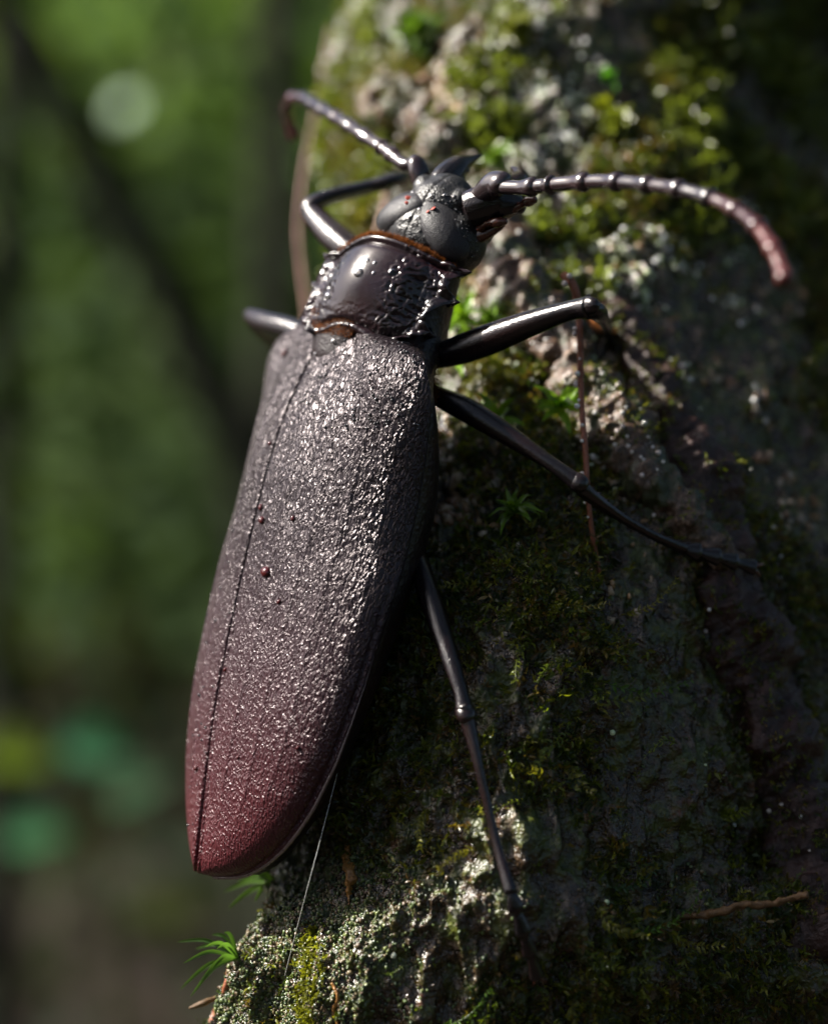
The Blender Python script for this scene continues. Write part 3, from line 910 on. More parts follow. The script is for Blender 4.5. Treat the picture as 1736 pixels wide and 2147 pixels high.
# ------------------------------------------------------------------ leaf and moss-shoot builders
def tris_leaf(c, d, n, ln, wd, bend=.3):
    """pointed leaf of four faces: rows of base, two mids and tip; arrays"""
    s = unit(np.cross(d, n))
    nn = unit(np.cross(s, d))
    m1 = c + d * (ln * .33)[:, None] + nn * (ln * .10 * bend)[:, None]
    m2 = c + d * (ln * .70)[:, None] + nn * (ln * .06 * bend)[:, None]
    tip = c + d * ln[:, None] - nn * (ln * .25 * bend)[:, None]
    q1 = s * (wd * .5)[:, None]; q2 = s * (wd * .36)[:, None]
    up = nn * (wd * .18)[:, None]
    V = np.stack([c, m1 - q1 + up, m1, m1 + q1 + up, m2 - q2 + up, m2, m2 + q2 + up, tip], 1)
    k = len(c)
    f = np.array([[0, 2, 1, 1], [0, 3, 2, 2], [1, 2, 5, 4], [2, 3, 6, 5], [4, 5, 7, 7], [5, 6, 7, 7]])
    tri = np.array([[0, 2, 1], [0, 3, 2], [4, 5, 7], [5, 6, 7]])
    quad = np.array([[1, 2, 5, 4], [2, 3, 6, 5]])
    off = (np.arange(k) * 8)[:, None, None]
    Fq = (quad[None] + off).reshape(-1, 4).tolist(); Ft = (tri[None] + off).reshape(-1, 3).tolist()
    return V.reshape(-1, 3), Fq + Ft

GREENS = np.array([[.075, .11, .010], [.12, .16, .012], [.18, .20, .015], [.045, .075, .012], [.18, .13, .02], [.03, .05, .012], [.22, .22, .02], [.15, .09, .03]])
def moss_shoots(P0, N0, size, nleaf, hue=None, spread=.9, droop=.25, wr=.32):
    """each root point carries a short shoot with nleaf small leaves"""
    k = len(P0)
    ax_ = unit(N0 + RNG.normal(0, .45, (k, 3)) + np.array([0, 0, -droop]))
    L = size * RNG.uniform(.6, 1.3, k)
    cols = GREENS[RNG.integers(0, len(GREENS), k)] if hue is None else np.tile(np.asarray(hue), (k, 1)) * RNG.uniform(.65, 1.3, (k, 1))
    C = []; Dd = []; Nn = []; Ln = []; Co = []
    for j in range(nleaf):
        f = (j + RNG.random(k)) / nleaf
        C.append(P0 + ax_ * (L * f)[:, None])
        rd = unit(RNG.normal(0, 1, (k, 3)))
        d = unit(ax_ * (.35 + .6 * f)[:, None] + rd * spread)
        Dd.append(d); Nn.append(unit(ax_ + RNG.normal(0, .4, (k, 3)))); Ln.append(L * RNG.uniform(.45, .85, k) * (1.1 - .4 * f))
        Co.append(cols * RNG.uniform(.8, 1.2, (k, 1)))
    C, Dd, Nn, Ln, Co = [np.concatenate(a) for a in (C, Dd, Nn, Ln, Co)]
    V, F = tris_leaf(C, Dd, Nn, Ln, Ln * wr)
    return V, F, np.repeat(Co, 8, 0)

# ------------------------------------------------------------------ roots, vines and twigs on the trunk
def strand(name, pix, rad, mat, label, cat, lift=0.0, rough=.0, seed=0, n=80, ns=12, group=None, glint=0, mossy=0):
    pts = []
    for q in pix:
        if len(q) == 2:
            p, nn = on_trunk(q[0], q[1], lift); pts.append(p)
        else: pts.append(P(*q))
    pts = np.array(pts)
    V, F = tube(pts, np.array(rad) if hasattr(rad, '__len__') else np.full(len(pts), rad), ns, n, None, rough=rough, seed=seed)
    if mossy:
        cen = np.repeat(catmull(pts, n), ns, 0); nrm = np.vstack([unit(V[:-2] - cen), [[0, 0, 1], [0, 0, -1]]])
        dsp = .16 * fbm(V * 2.4, 3, seed + 3) + .12 * (1 - np.abs(fbm(V * np.array([3.5, 3.5, 2]), 2, seed + 5)) * 2) + .06 * fbm(V * 9, 2, seed + 8)
        V = V + nrm * dsp[:, None]
    o = build(name, V, F, mat, None, origin=pts[0])
    if mossy:
        k = RNG.integers(0, len(V) - 2, mossy * 4); ok = (nrm[k][:, 1] < .2) & (fbm(V[k] * 1.5, 2, seed + 9) > -.02)
        k = k[ok][:mossy]
        mv, mf, mc = moss_shoots(V[k], nrm[k], .12, 5)
        d_ = build('moss_growth', mv, mf, MAT['moss'], o, col=mc); d_['kind'] = 'stuff'
    if glint:  # near-white beads imitate sun glints along the strand
        c = pts.mean(0); k = RNG.integers(0, len(V) - 2, glint); q = catmull(pts, len(V) // ns)
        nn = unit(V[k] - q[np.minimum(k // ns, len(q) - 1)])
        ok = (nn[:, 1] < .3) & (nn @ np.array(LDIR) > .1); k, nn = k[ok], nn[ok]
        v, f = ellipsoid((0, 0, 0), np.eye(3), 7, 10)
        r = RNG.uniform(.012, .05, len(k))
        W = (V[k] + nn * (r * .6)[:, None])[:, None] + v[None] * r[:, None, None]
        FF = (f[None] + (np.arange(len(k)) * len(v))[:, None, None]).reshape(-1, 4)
        d_ = build('glint_beads', W.reshape(-1, 3), FF, MAT['glint'], o, col=np.repeat(np.array([[.8, .78, .74], [.8, .7, .64]])[RNG.integers(0, 2, len(k))], len(v), 0)); d_['kind'] = 'stuff'
    return tag(o, label, cat, group)
strand('aerial_root', [(770, 205), (850, 240), (930, 300), (985, 390), (1040, 500), (1100, 610), (1160, 720), (1230, 850), (1300, 950), (1380, 1050), (1470, 1140), (1520, 1165)],
       [.34, .42, .44, .42, .42, .42, .42, .42, .42, .40, .36, .22], MAT['rootbark'], 'thick wet brown root slanting down the trunk behind the beetle head', 'root', .16, .26, 3, 420, 40, glint=520, mossy=1100)
strand('aerial_root', [(1240, 640), (1330, 720), (1400, 860), (1450, 1000), (1500, 1180), (1560, 1340), (1600, 1480), (1650, 1640), (1700, 1820), (1745, 2000)],
       [.25, .40, .50, .55, .58, .62, .62, .62, .62, .62], MAT['darkroot'], 'dark reddish root running down the shaded side of the trunk', 'root', -.10, .40, 9, 420, 40, glint=60, mossy=1300)
strand('aerial_root', [(945, 225), (935, 270), (915, 330), (900, 400)], [.09, .12, .13, .14], MAT['root'], 'short upright dark root stub above the beetle jaws', 'root', .25, .03, 4)
strand('hanging_root', [(694, 60, 12.5), (662, 240, 12.2), (640, 360, 12.0), (628, 470, 11.8), (634, 560, 11.6), (645, 650, 11.4), (650, 760, 11.2)], [.05, .06, .065, .065, .07, .075, .075], MAT['pinkroot'],
       'pale pinkish root hanging free beside the bent antenna tip', 'root', 0, .015, 5, 100)
strand('vine_stem', [(1180, 575, 1.2), (1202, 600, 1.1), (1212, 650, 1.1), (1216, 720, 1.0), (1217, 800, .9), (1221, 880, .6), (1228, 960, .45), (1232, 1040, .35), (1240, 1110, .35), (1256, 1200, .4)],
       [.07, .07, .06, .055, .05, .045, .045, .04, .04, .035], MAT['redvine'], 'thin reddish vine stem hanging behind the front leg knee', 'vine', 0, .008, 6, 140, glint=60)
strand('orange_stalk', [(1236, 700), (1262, 712), (1300, 736)], [.05, .065, .04], MAT['orange'], 'short bright orange stalk just below the front leg knee', 'stalk', .45, .01, 7, 20)
strand('dry_twig', [(1370, 1938, -.3), (1440, 1922, -.7), (1500, 1914, -.9), (1560, 1896, -1.0), (1600, 1898, -1.05), (1650, 1886, -1.1), (1692, 1874, -1.2)], [.03, .05, .065, .055, .06, .045, .055], MAT['twig'], 'dry brown twig sticking out over the dark lower trunk', 'twig', 0, .035, 8, 110, 12)
strand('dry_twig', [(800, 500), (812, 440), (822, 400), (830, 370)], [.06, .07, .06, .05], MAT['pinkroot'], 'pale broken twig upright between front leg and left eye', 'twig', .2, .02, 8, 30)
strand('amber_crust', [(737, 1770), (733, 1800), (737, 1835), (733, 1872), (735, 1900)], [.03, .075, .09, .05, .02], MAT['crust'], 'amber resin crust dripping down the lit bark below the wing tips', 'crust', .03, .085, 12, 110, 16)
strand('rootlet', [(700, 2060), (708, 2090), (700, 2120), (712, 2150), (705, 2180)], [.02, .03, .03, .025, .02], MAT['crust'], 'thin orange rootlet on the bark at the foot of the picture knob', 'rootlet', .05, .01, 14, 40)
bpy.data.objects['rootlet']['label'] = 'thin amber rootlet squiggling down the granular bark below the resin crust'
strand('rootlet', [(490, 2025), (478, 2075), (455, 2120), (440, 2170)], [.05, .055, .06, .05], MAT['redvine'], 'reddish brown rootlet beside the grassy tuft on the lit edge of the trunk', 'rootlet', .06, .015, 15, 40)
strand('fallen_petal', [(398, 2114, .8), (425, 2104, .8), (468, 2086, .9)], [.02, .05, .025], MAT['twig'], 'small yellowish brown bract under the grassy tuft', 'bract', 0, .01, 16, 20)
e_ = on_trunk(596, 2060, .02)[0]
sl = [P(707, 1622, -.95), P(672, 1760, -1.1), P(640, 1880, -1.1), e_]
V, F = tube(np.array(sl), np.full(4, .0036), 6, 24)
tag(build('spider_thread', V, F, MAT['silk'], None, origin=sl[0]), 'single white spider thread hanging from the wing case edge to the bark', 'thread')

# ------------------------------------------------------------------ moss
def pick(n, weight):
    w_ = np.maximum(weight, 0); cdf = np.cumsum(w_); cdf /= cdf[-1]
    return front[np.searchsorted(cdf, RNG.random(n))]
FP = TV[front]
mask = fbm(FP * .55, 4, 101)
upper = smoothstep(-4, 3, FP[:, 2]) * .55 + .45
left_low = smoothstep(3.4, 1.2, FP[:, 0] - XL(FP[:, 2])) * smoothstep(-4.8, -5.4, FP[:, 2])
wm = np.clip(mask * 6 + .35, 0.02, 1) * upper * (1 - .93 * left_low)
# sheet mosses over the trunk
i1 = pick(13000, wm)
V1, F1, C1 = moss_shoots(TV[i1], TN[i1], .21, 6)
i2 = pick(16000, np.clip(mask * 4 + .5 + .5 * smoothstep(4.5, 6.5, FP[:, 0] - XL(FP[:, 2])), .08, 1) * (1 - .85 * left_low))
V2, F2, C2 = moss_shoots(TV[i2], TN[i2], .085, 5, wr=.45)
i2b = pick(1500, smoothstep(2.5, 5, FP[:, 2]) * np.clip(fbm(FP * .8, 3, 191) * 6 - .8, 0, 1))
V3, F3, C3 = moss_shoots(TV[i2b], TN[i2b], .38, 7, (.16, .20, .03), wr=.4)
ic = pick(95, (smoothstep(-7, 2, FP[:, 2]) * .8 + .2) * np.clip(mask * 4 + .5, .1, 1) * (1 - left_low))
Pc = []; Nc = []; Cc = []
for k in ic:
    r_ = RNG.uniform(.18, .48); m_ = int(30 + 190 * r_)
    dd = unit(RNG.normal(0, 1, (m_, 3)) + TN[k] * 1.1)
    Pc.append(TV[k] - TN[k] * r_ * .35 + dd * r_ * np.array([1, 1, .8])); Nc.append(dd)
Pc, Nc = np.vstack(Pc), np.vstack(Nc)
V4, F4, C4 = moss_shoots(Pc, Nc, .13, 5, wr=.4, spread=.7)
V, F = merge([(V1, F1), (V2, F2), (V3, F3), (V4, F4)])
tag(build('moss_cover', V, F, MAT['moss'], None, smooth=True, col=np.vstack([C1, C2, C3, C4])), 'low green moss growing all over the wet trunk', 'moss', kind='stuff')

# granular algae on the lit knob under the wing tips and in patches all over
def granules(idx, r0, r1, cols, name, label, cat, mat, lift=.3, seg=(4, 6), squash=True):
    k = len(idx)
    v, f = ellipsoid((0, 0, 0), np.eye(3), *seg)
    r = RNG.uniform(r0, r1, k)
    sc_ = RNG.uniform(.5, 1.35, (k, 1, 3)) if squash else 1.0
    c = TV[idx] + TN[idx] * (r * lift)[:, None] + RNG.normal(0, .012, (k, 3))
    V = c[:, None] + v[None] * r[:, None, None] * sc_
    if squash: V = V + RNG.normal(0, .22, V.shape) * r[:, None, None]
    nv = len(v)
    F = (f[None] + (np.arange(k) * nv)[:, None, None]).reshape(-1, 4)
    o = build(name, V.reshape(-1, 3), F, mat, None, col=np.repeat(cols, nv, 0))
    return tag(o, label, cat, kind='stuff')
gw = left_low * 1.6 + .03 + .35 * smoothstep(.05, .3, fbm(FP * .9, 3, 131))
i3 = pick(24000, gw)
gcol = np.array([[.09, .13, .035], [.15, .18, .05], [.05, .08, .02], [.19, .15, .08], [.03, .05, .02], [.12, .08, .045]])[RNG.integers(0, 6, len(i3))]
granules(i3, .014, .036, gcol, 'algae_crust', 'grey green granular algae crust on the bark', 'algae', MAT['granule'])
fw = np.clip(fbm(FP * .8, 3, 171) * 3 - .6, 0, 1) * smoothstep(-3, 1, FP[:, 2]) * .5
for (x_, y_, r_) in ((940, 1060, .75), (880, 250, .8), (1010, 590, .6), (960, 180, .6), (1290, 1000, .5)):
    c_ = on_trunk(x_, y_)[0]
    fw = fw + np.exp(-(np.linalg.norm(FP - c_, axis=1) / r_) ** 2) * 2
i5 = pick(1500, fw)
fcol = np.array([[.36, .22, .11], [.42, .30, .19], [.28, .15, .08], [.45, .36, .27]])[RNG.integers(0, 4, len(i5))]
granules(i5, .03, .085, fcol, 'bark_flakes', 'tan flakes of loose bark among the moss', 'bark flakes', MAT['granule'], .1, (4, 6))
# dew beads: pale colour imitates sun glints on moss and roots
dw = np.clip(fbm(FP * 1.1, 3, 151) * 3 - .1, 0, 1) * smoothstep(.5, 3, FP[:, 2]) * smoothstep(9.5, 4.5, FP[:, 0] - XL(FP[:, 2])) + .002
for (x_, y_, r_) in ((1040, 470, .45), (1060, 620, .5), (1160, 730, .5), (1250, 870, .45), (1300, 970, .4), (1000, 660, .4), (900, 330, .5), (1180, 560, .4)):
    dw = dw + np.exp(-(np.linalg.norm(FP - on_trunk(x_, y_)[0], axis=1) / r_) ** 2) * 1.2
i4 = pick(3000, dw)
dcol = np.array([[.8, .8, .78], [.75, .8, .62], [.8, .72, .66], [.6, .7, .4]])[RNG.integers(0, 4, len(i4))]
granules(i4, .014, .055, dcol, 'glint_beads', 'fine pale dew beads standing in for sparkle on the wet moss', 'glint', MAT['glint'], 1.2, (7, 10), False)

def sprig(label, base, tip, n, ln, hue, name='moss_sprig', cat='moss', wr=.34, stem=.012, curve=.12, ang=.9, flatp=None, group=None):
    """feathery sprig: a stem with a leaf on each side; base/tip in cm"""
    base, tip = np.asarray(base), np.asarray(tip)
    d = unit(tip - base); sdv = unit(np.cross(d, AX_C if flatp is None else flatp)); nn = np.cross(sdv, d)
    t = np.linspace(0, 1, n)
    L0 = np.linalg.norm(tip - base)
    st = base + (tip - base) * t[:, None] + (nn * .4 + sdv) * (np.sin(t * np.pi) * curve * L0)[:, None]
    root = empty(name, base)
    tag(root, label, cat, group)
    tv, tf = tube(st, np.linspace(stem, stem * .4, n), 6)
    build('stem', tv, tf, MAT['moss'], root, col=np.tile(np.asarray(hue) * .7, (len(tv), 1)))
    tang = unit(np.gradient(st, axis=0))
    for s in (1, -1):
        for k in range(1, n):
            dd = unit(tang[k] * RNG.uniform(.4, 1.3) + sdv * s * ang * RNG.uniform(.5, 1.2) + nn * RNG.normal(.15, .45))
            l = ln * (1 - .45 * t[k]) * RNG.uniform(.5, 1.3)
            v, f = tris_leaf(st[k:k + 1], dd[None], nn[None], np.array([l]), np.array([l * wr]), .8)
            build('leaf', v, f, MAT['moss'], root, col=np.tile(np.asarray(hue) * RNG.uniform(.75, 1.25), (len(v), 1)))
    return root
G1 = (.10, .20, .02); G2 = (.14, .17, .02); G3 = (.05, .11, .025)
def tr(px, py, lift=.05): return on_trunk(px, py, lift)[0]
sprig('bright moss sprig of two feathery arms over the dark hollow, upper arm', tr(1270, 1440, .15), tr(1392, 1392, .5), 12, .16, G1)
sprig('bright moss sprig of two feathery arms over the dark hollow, lower arm', tr(1255, 1470, .15), tr(1385, 1425, .55), 12, .15, G2)
sprig('small fern like moss sprig on shaded bark below the hind foot', tr(915, 2150, .1), tr(1018, 2078, .3), 16, .11, G1)
sprig('tiny green moss sprig beside the hind foot tibia', tr(1110, 1690, .1), tr(1035, 1722, .3), 9, .09, G2)
sprig('yellowish green drooping moss sprig right of the hind foot claw', tr(1300, 1960, .1), tr(1460, 1925, .5), 15, .14, G1)
sprig('green moss sprig above the dry twig tip', tr(1265, 1860, .1), tr(1400, 1850, .4), 14, .15, G3)
sprig('pale moss sprig bending over bark above the dark hollow', tr(1170, 1330, .1), tr(1290, 1395, .4), 10, .13, (.17, .13, .03))
for (a_, b_) in (((1150, 1250), (1215, 1310)), ((1120, 1340), (1065, 1420)), ((1180, 1390), (1130, 1470)), ((1210, 1540), (1140, 1600)), ((1190, 1600), (1215, 1690)), ((1150, 1640), (1105, 1700)),
                ((1330, 1830), (1395, 1790)), ((1240, 1900), (1330, 1930)), ((1390, 1950), (1450, 1990)), ((1230, 1990), (1300, 2040)), ((1210, 2080), (1170, 2140)), ((1080, 1180), (1130, 1230)), ((1010, 1240), (950, 1290)),
                ((900, 1700), (860, 1760)), ((1000, 1780), (960, 1850)), ((1300, 1290), (1370, 1260)), ((1420, 1560), (1360, 1620)), ((1500, 1700), (1560, 1660))):
    sprig('olive green moss sprig standing out from the shaded bark around the hind leg', tr(*a_, .05), tr(*b_, RNG.uniform(.35, .8)), 13, RNG.uniform(.11, .19), (RNG.uniform(.14, .24), RNG.uniform(.18, .24), .02), group='moss sprigs around the hind leg')
def rosette(label, px, py, n, ln, hue, lift=.1, wr=.22, up=.5, name='moss_rosette', cat='moss', group=None, y=None, droop=0.0, axis=None):
    if y is None:
        c, nn = on_trunk(px, py, lift)
    else:
        c = P(px, py, y); nn = np.array([-.5, -.6, .4])
    if axis is not None: nn = unit(axis)
    root = empty(name, c)
    tag(root, label, cat, group)
    for k in range(n):
        d = unit(unit(RNG.normal(0, 1, 3)) + nn * up + np.array([0, 0, -droop]))
        if d @ nn < -.1: d = unit(d - 1.4 * (d @ nn) * nn)
        l = ln * RNG.uniform(.65, 1.15)
        v, f = tris_leaf(c[None] - d[None] * .02, d[None], nn[None], np.array([l]), np.array([l * wr]), RNG.uniform(.2, 1.4))
        build('leaf', v, f, MAT['moss'], root, col=np.tile(np.asarray(hue) * RNG.uniform(.7, 1.35), (len(v), 1)))
    return root
rosette('star shaped bright moss tuft on dark bark right of the wing cases', 1095, 1120, 26, .46, (.16, .28, .02), .45)
rosette('bright yellow green leaf cluster under the middle leg', 1160, 890, 20, .50, (.20, .36, .02), .55, .3)
rosette('lime leaf cluster against the root below the pronotum spine', 985, 690, 22, .50, (.20, .36, .02), .55, .3)
rosette('green leaf cluster beneath the front leg thigh', 1050, 745, 20, .50, (.20, .36, .02), .55, .3)
rosette('lime moss tuft between elytra shoulder and middle leg', 985, 800, 20, .50, (.20, .36, .02), .55, .3)
rosette('bright green moss tuft under the middle thigh beside the wing case', 1040, 925, 20, .50, (.20, .36, .02), .55, .3)
rosette('yellow moss cushion on the dark upper trunk', 1300, 270, 60, .40, (.22, .26, .02), .2, .4, .7)
rosette('smaller yellow moss cushion beside the larger yellow one', 1255, 235, 34, .30, (.25, .28, .02), .2, .4, .7)
rosette('bright green moss tuft above the jaws on the trunk', 1060, 345, 26, .38, (.14, .24, .02), .3, .4)
rosette('vivid green leaf cluster just above the yellow moss cushions', 1250, 175, 9, .34, (.12, .34, .03), .3, .4)
rosette('broad green moss cushion at the top of the trunk edge', 880, 90, 70, .55, (.12, .22, .02), .2, .4, .7)
rosette('olive moss cushion near the trunk top beside the green one', 1105, 70, 60, .5, (.18, .20, .03), .2, .4, .7)
rosette('olive moss cushion on the trunk edge behind the front leg', 770, 470, 50, .45, (.17, .16, .02), .15, .4, .7)
rosette('pale moss cushion on the upper trunk silhouette', 735, 165, 40, .45, (.20, .22, .06), .1, .4, .7)
# the grassy tuft on the silhouette, lower left
c0, _ = on_trunk(500, 2010, .0)
tuft = empty('grassy_tuft', c0)
tag(tuft, 'tuft of narrow curved green blades on the trunk edge below the wing tips', 'tuft')
for (ex, ey, dy) in ((372, 1975, .6), (385, 2020, .2), (378, 2075, .9), (430, 1985, -.3), (445, 1960, .4), (420, 2060, -.2), (400, 2090, .5), (470, 1955, .2), (440, 2040, -.4), (455, 1990, -.5), (410, 1990, 1.2)):
    e = P(ex, ey, c0[1] + dy - .4); m_ = (c0 + e) / 2 + np.array([0, -.05, .16])
    st = catmull(np.array([c0, m_, e]), 12)
    wv = np.sin(np.linspace(.25, np.pi * .98, 12)) * .032
    tg = unit(np.gradient(st, axis=0)); sv = unit(np.cross(tg, AX_C)); up_ = np.cross(sv, tg)
    Vb = np.stack([st - sv * wv[:, None] + up_ * wv[:, None] * .4, st, st + sv * wv[:, None] + up_ * wv[:, None] * .4], 1).reshape(-1, 3)
    build('blade', Vb, grid_faces(12, 3), MAT['moss'], tuft, col=np.tile(np.array([.07, .15, .03]) * RNG.uniform(.8, 1.3), (len(Vb), 1)))
c0, _ = on_trunk(575, 1850, .0)
tuft = empty('grassy_tuft', c0)
tag(tuft, 'small tuft of green blades right under the tip of the wing cases', 'tuft')
for (ex, ey, dy) in ((480, 1905, 1.0), (500, 1850, .8), (520, 1835, .6), (535, 1890, .4), (470, 1870, 1.4), (545, 1840, .2)):
    e = P(ex, ey, c0[1] + dy - .4); m_ = (c0 + e) / 2 + np.array([0, -.05, .1])
    st = catmull(np.array([c0, m_, e]), 12)
    wv = np.sin(np.linspace(.25, np.pi * .98, 12)) * .036
    tg = unit(np.gradient(st, axis=0)); sv = unit(np.cross(tg, AX_C)); up_ = np.cross(sv, tg)
    Vb = np.stack([st - sv * wv[:, None] + up_ * wv[:, None] * .4, st, st + sv * wv[:, None] + up_ * wv[:, None] * .4], 1).reshape(-1, 3)
    build('blade', Vb, grid_faces(12, 3), MAT['moss'], tuft, col=np.tile(np.array([.09, .18, .03]) * RNG.uniform(.8, 1.3), (len(Vb), 1)))
# yellow green moss strand that climbs the lit knob
root = empty('moss_strand', tr(640, 2140))
tag(root, 'yellow green moss strand climbing the granular lit bark', 'moss')
Pp = []; Nn = []
for k in range(260):
    f = RNG.random(); py = 1945 + 215 * f
    px = 655 - 10 * f + RNG.normal(0, 11 * (.5 + math.sin(min(1, f * 1.3) * 2.6))) 
    p, n_ = on_trunk(px, py, .02); Pp.append(p); Nn.append(n_)
V, F, C = moss_shoots(np.array(Pp), np.array(Nn), .11, 6, (.21, .22, .02), wr=.5)
o = build('leaves', V, F, MAT['moss'], root, col=C); o['kind'] = 'stuff'
for (a, b, lab) in (((655, 2010), (590, 1995), 'upper green side sprig of the yellow moss strand'), ((650, 2030), (600, 2085), 'lower green side sprig of the yellow moss strand'),
                    ((790, 2165), (830, 2150), 'tiny lime sprig on the bark right of the moss strand'), ((800, 2040), (838, 2030), 'short lime moss sprig on the shaded knob')):
    sprig(lab, tr(*a, .03), tr(*b, .12), 9, .08, (.15, .22, .02))

# ------------------------------------------------------------------ the forest behind
def leaf_cloud(name, label, n, box, size, cols, seed, weight=None, mat='leaf', kind='stuff', cat='foliage', tilt=None):
    r = np.random.default_rng(seed)
    c = np.stack([r.uniform(box[0], box[1], n), r.uniform(box[2], box[3], n), r.uniform(box[4], box[5], n)], -1)
    if weight is not None: c = c[r.random(n) < weight(c)]
    k = len(c)
    d = unit(r.normal(0, 1, (k, 3)) * np.array([1, 1, .6]) + np.array([0, 0, -.25])); nn = unit(r.normal(0, .6, (k, 3)) + (np.array([0, 0, 1.]) if tilt is None else tilt))
    l = r.uniform(*size, k)
    V, F = tris_leaf(c, d, nn, l, l * .5, .5)
    co = np.asarray(cols)[r.integers(0, len(cols), k)] * r.uniform(.7, 1.3, (k, 1))
    o = build(name, V, F, MAT[mat], None, col=np.repeat(co, 8, 0))
    return tag(o, label, cat, kind=kind)
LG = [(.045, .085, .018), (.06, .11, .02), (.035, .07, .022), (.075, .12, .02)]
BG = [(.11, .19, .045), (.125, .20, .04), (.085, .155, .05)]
leaf_cloud('far_foliage', 'dark blurred wood of leaves behind the trunk', 9000, (-280, 180, 460, 760, -120, 260), (10, 22), LG, 5)
# unseen leaf shell added to block sky light; it opens towards the sun
def canopy(n, seed):
    r = np.random.default_rng(seed)
    d = unit(r.normal(0, 1, (n, 3)))
    sun_c = d @ np.array(LDIR)
    keep = (d[:, 2] > -.35) & (sun_c < math.cos(math.radians(30))) & (d @ unit(np.array(LDIR) + np.array([-.15, .75, 0])) < math.cos(math.radians(40)))
    front_c = d @ np.array([0, 1., 0])
    keep &= (front_c < math.cos(math.radians(24)))
    d = d[keep]
    c = d * r.uniform(300, 520, (len(d), 1))
    l = r.uniform(22, 48, len(c))
    V, F = tris_leaf(c, unit(r.normal(0, 1, (len(c), 3))), unit(-d + r.normal(0, .6, (len(c), 3))), l, l * .5, .5)
    co = np.asarray(LG)[r.integers(0, 4, len(c))] * r.uniform(.7, 1.2, (len(c), 1))
    tag(build('sky_block_canopy', V, F, MAT['canopy'], None, col=np.repeat(co, 8, 0)), 'unseen leaf canopy added around the trunk to block sky light', 'foliage', kind='stuff')
canopy(7000, 3)
def in_px(x0, x1, y0, y1, ya, yb):
    k0 = (D + (ya + yb) / 2) / D / PXC
    return ((x0 - 868) * k0, (x1 - 868) * k0, ya, yb, (1073.5 - y1) * k0, (1073.5 - y0) * k0)
TOSUN = np.array([-.5, -.6, .6])
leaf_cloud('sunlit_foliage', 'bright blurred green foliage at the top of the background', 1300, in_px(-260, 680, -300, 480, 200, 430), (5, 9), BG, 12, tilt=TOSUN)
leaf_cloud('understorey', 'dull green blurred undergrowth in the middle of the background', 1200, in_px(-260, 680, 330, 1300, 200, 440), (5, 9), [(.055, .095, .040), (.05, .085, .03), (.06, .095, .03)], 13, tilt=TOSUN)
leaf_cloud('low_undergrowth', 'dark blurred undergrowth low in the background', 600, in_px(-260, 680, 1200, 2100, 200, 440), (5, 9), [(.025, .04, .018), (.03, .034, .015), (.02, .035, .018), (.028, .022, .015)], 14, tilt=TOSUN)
# leaning sapling
pts = [P(-60, -120, 178), P(40, 40, 180), P(180, 300, 182), P(330, 560, 184), P(440, 790, 186), P(540, 1050, 188), P(620, 1500, 190), P(640, 2400, 190)]
sap = empty('leaning_sapling', pts[-1])
tag(sap, 'dark slender sapling leaning across the blurred green background', 'tree')
V, F = tube(np.array(pts), np.array([1.7, 1.9, 2.1, 2.3, 2.4, 2.5, 2.7, 3.3]), 16, 90, rough=.15)
build('trunk', V, F, MAT['fbark'], sap)
for (x0, x1, yy, rr, lab) in ((600, 560, 196, 2.6, 'dark upright sapling blurred beside the lit trunk edge'), (20, -10, 205, 2.2, 'dark upright sapling at the far edge of the blurred wood')):
    sp_ = empty('upright_sapling', P(x1, 2400, yy)); tag(sp_, lab, 'tree')
    V, F = tube(np.array([P(x0, -700, yy), P((x0 * 2 + x1) / 3, 400, yy), P((x0 + x1 * 2) / 3, 1300, yy), P(x1, 2400, yy)]), np.array([.7, .85, 1.0, 1.2]) * rr, 14, 60, rough=.15)
    build('trunk', V, F, MAT['fbark'], sp_)
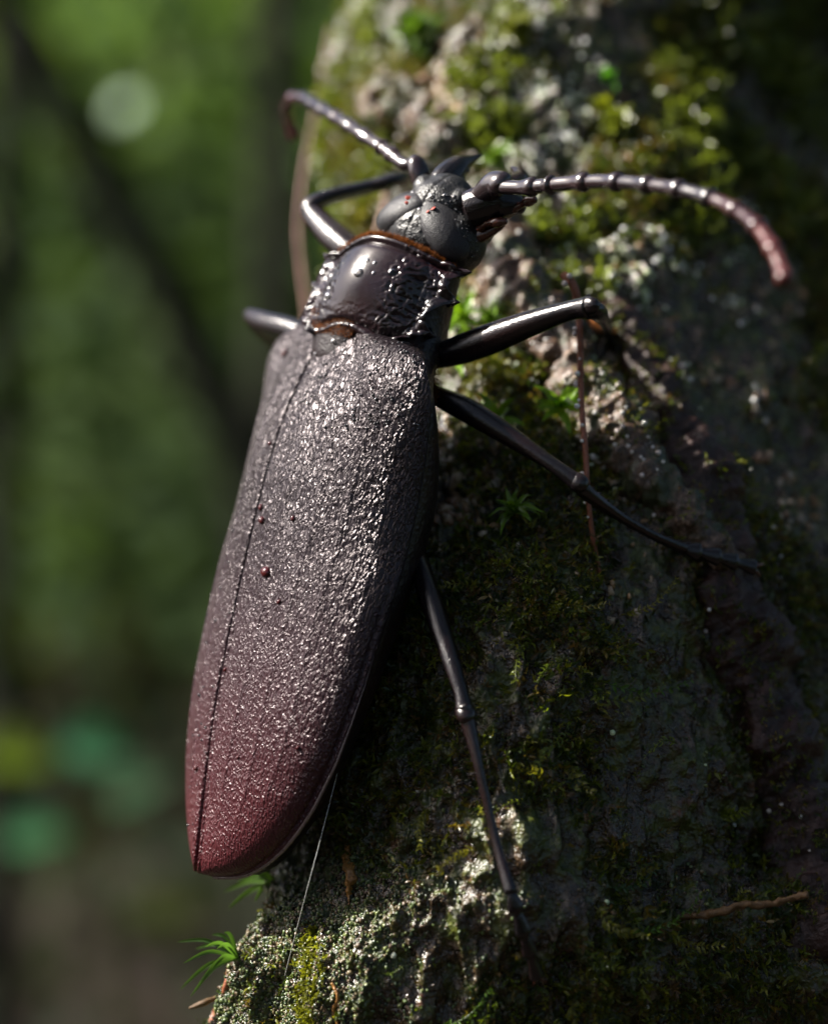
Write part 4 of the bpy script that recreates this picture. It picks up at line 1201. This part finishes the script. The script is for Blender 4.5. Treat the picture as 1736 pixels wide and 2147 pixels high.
def big_leaf(parent, base, d, n_, ln, wd, colr):
    t = np.linspace(0, 1, 14); s_ = np.linspace(-1, 1, 7)
    d = unit(d); sd_ = unit(np.cross(d, n_)); nn = np.cross(sd_, d)
    w_ = np.sin(np.pi * t ** .8) ** .8 * wd * .5
    V = base + d * (t * ln)[:, None, None] + sd_ * (w_[:, None] * s_[None])[..., None] + nn * ((np.abs(s_)[None] * w_[:, None] * .35) - (t ** 2 * ln * .18)[:, None])[..., None]
    return build('leaf', V.reshape(-1, 3), grid_faces(14, 7), MAT['leaf'], parent, col=np.tile(np.asarray(colr), (98, 1)))
SUNN = np.array(LDIR) * .7 + np.array([0, -.6, .1])
pl = empty('leafy_seedling', P(250, 2600, 110))
tag(pl, 'blurred seedling with sunlit bluish green leaves low in the background', 'plant')
V, F = tube(np.array([P(250, 2600, 110), P(240, 2100, 108), P(190, 1760, 106), P(170, 1600, 105)]), np.array([.35, .3, .25, .15]), 8, 30)
build('stem', V, F, MAT['leaf'], pl, col=np.tile([.05, .07, .02], (len(V), 1)))
for px, py, y, ln, wd, c, d in ((130, 1560, 104, 4.0, 3.2, (.05, .17, .08), (1, 0, -.1)), (10, 1770, 105, 3.6, 2.8, (.035, .12, .05), (.9, 0, .3)), (-40, 1580, 107, 4.2, 3.2, (.10, .15, .01), (1, 0, .0)),
                                (230, 1690, 109, 3.6, 2.4, (.025, .07, .03), (.8, 0, .5)), (290, 1900, 111, 4.0, 3.0, (.035, .045, .01), (.9, 0, .1))):
    big_leaf(pl, P(px, py, y), np.array(d, float), SUNN, ln, wd, c)
fl_ = empty('pale_glint', P(262, 222, 168))  # added pale lobes that blur into a glint of light
tag(fl_, 'added pale shape imitating a blurred disc of light among the bright foliage', 'light spot')
for k in range(5):
    a_ = k * 2 * math.pi / 5
    q1 = unit(np.cross(SUNN, [0, 0, 1])); q2 = unit(np.cross(SUNN, q1))
    o = big_leaf(fl_, P(262, 222, 168), q1 * math.cos(a_) + q2 * math.sin(a_), SUNN, 1.35, 1.4, (.66, .82, .70)); o.name = 'glint_lobe'
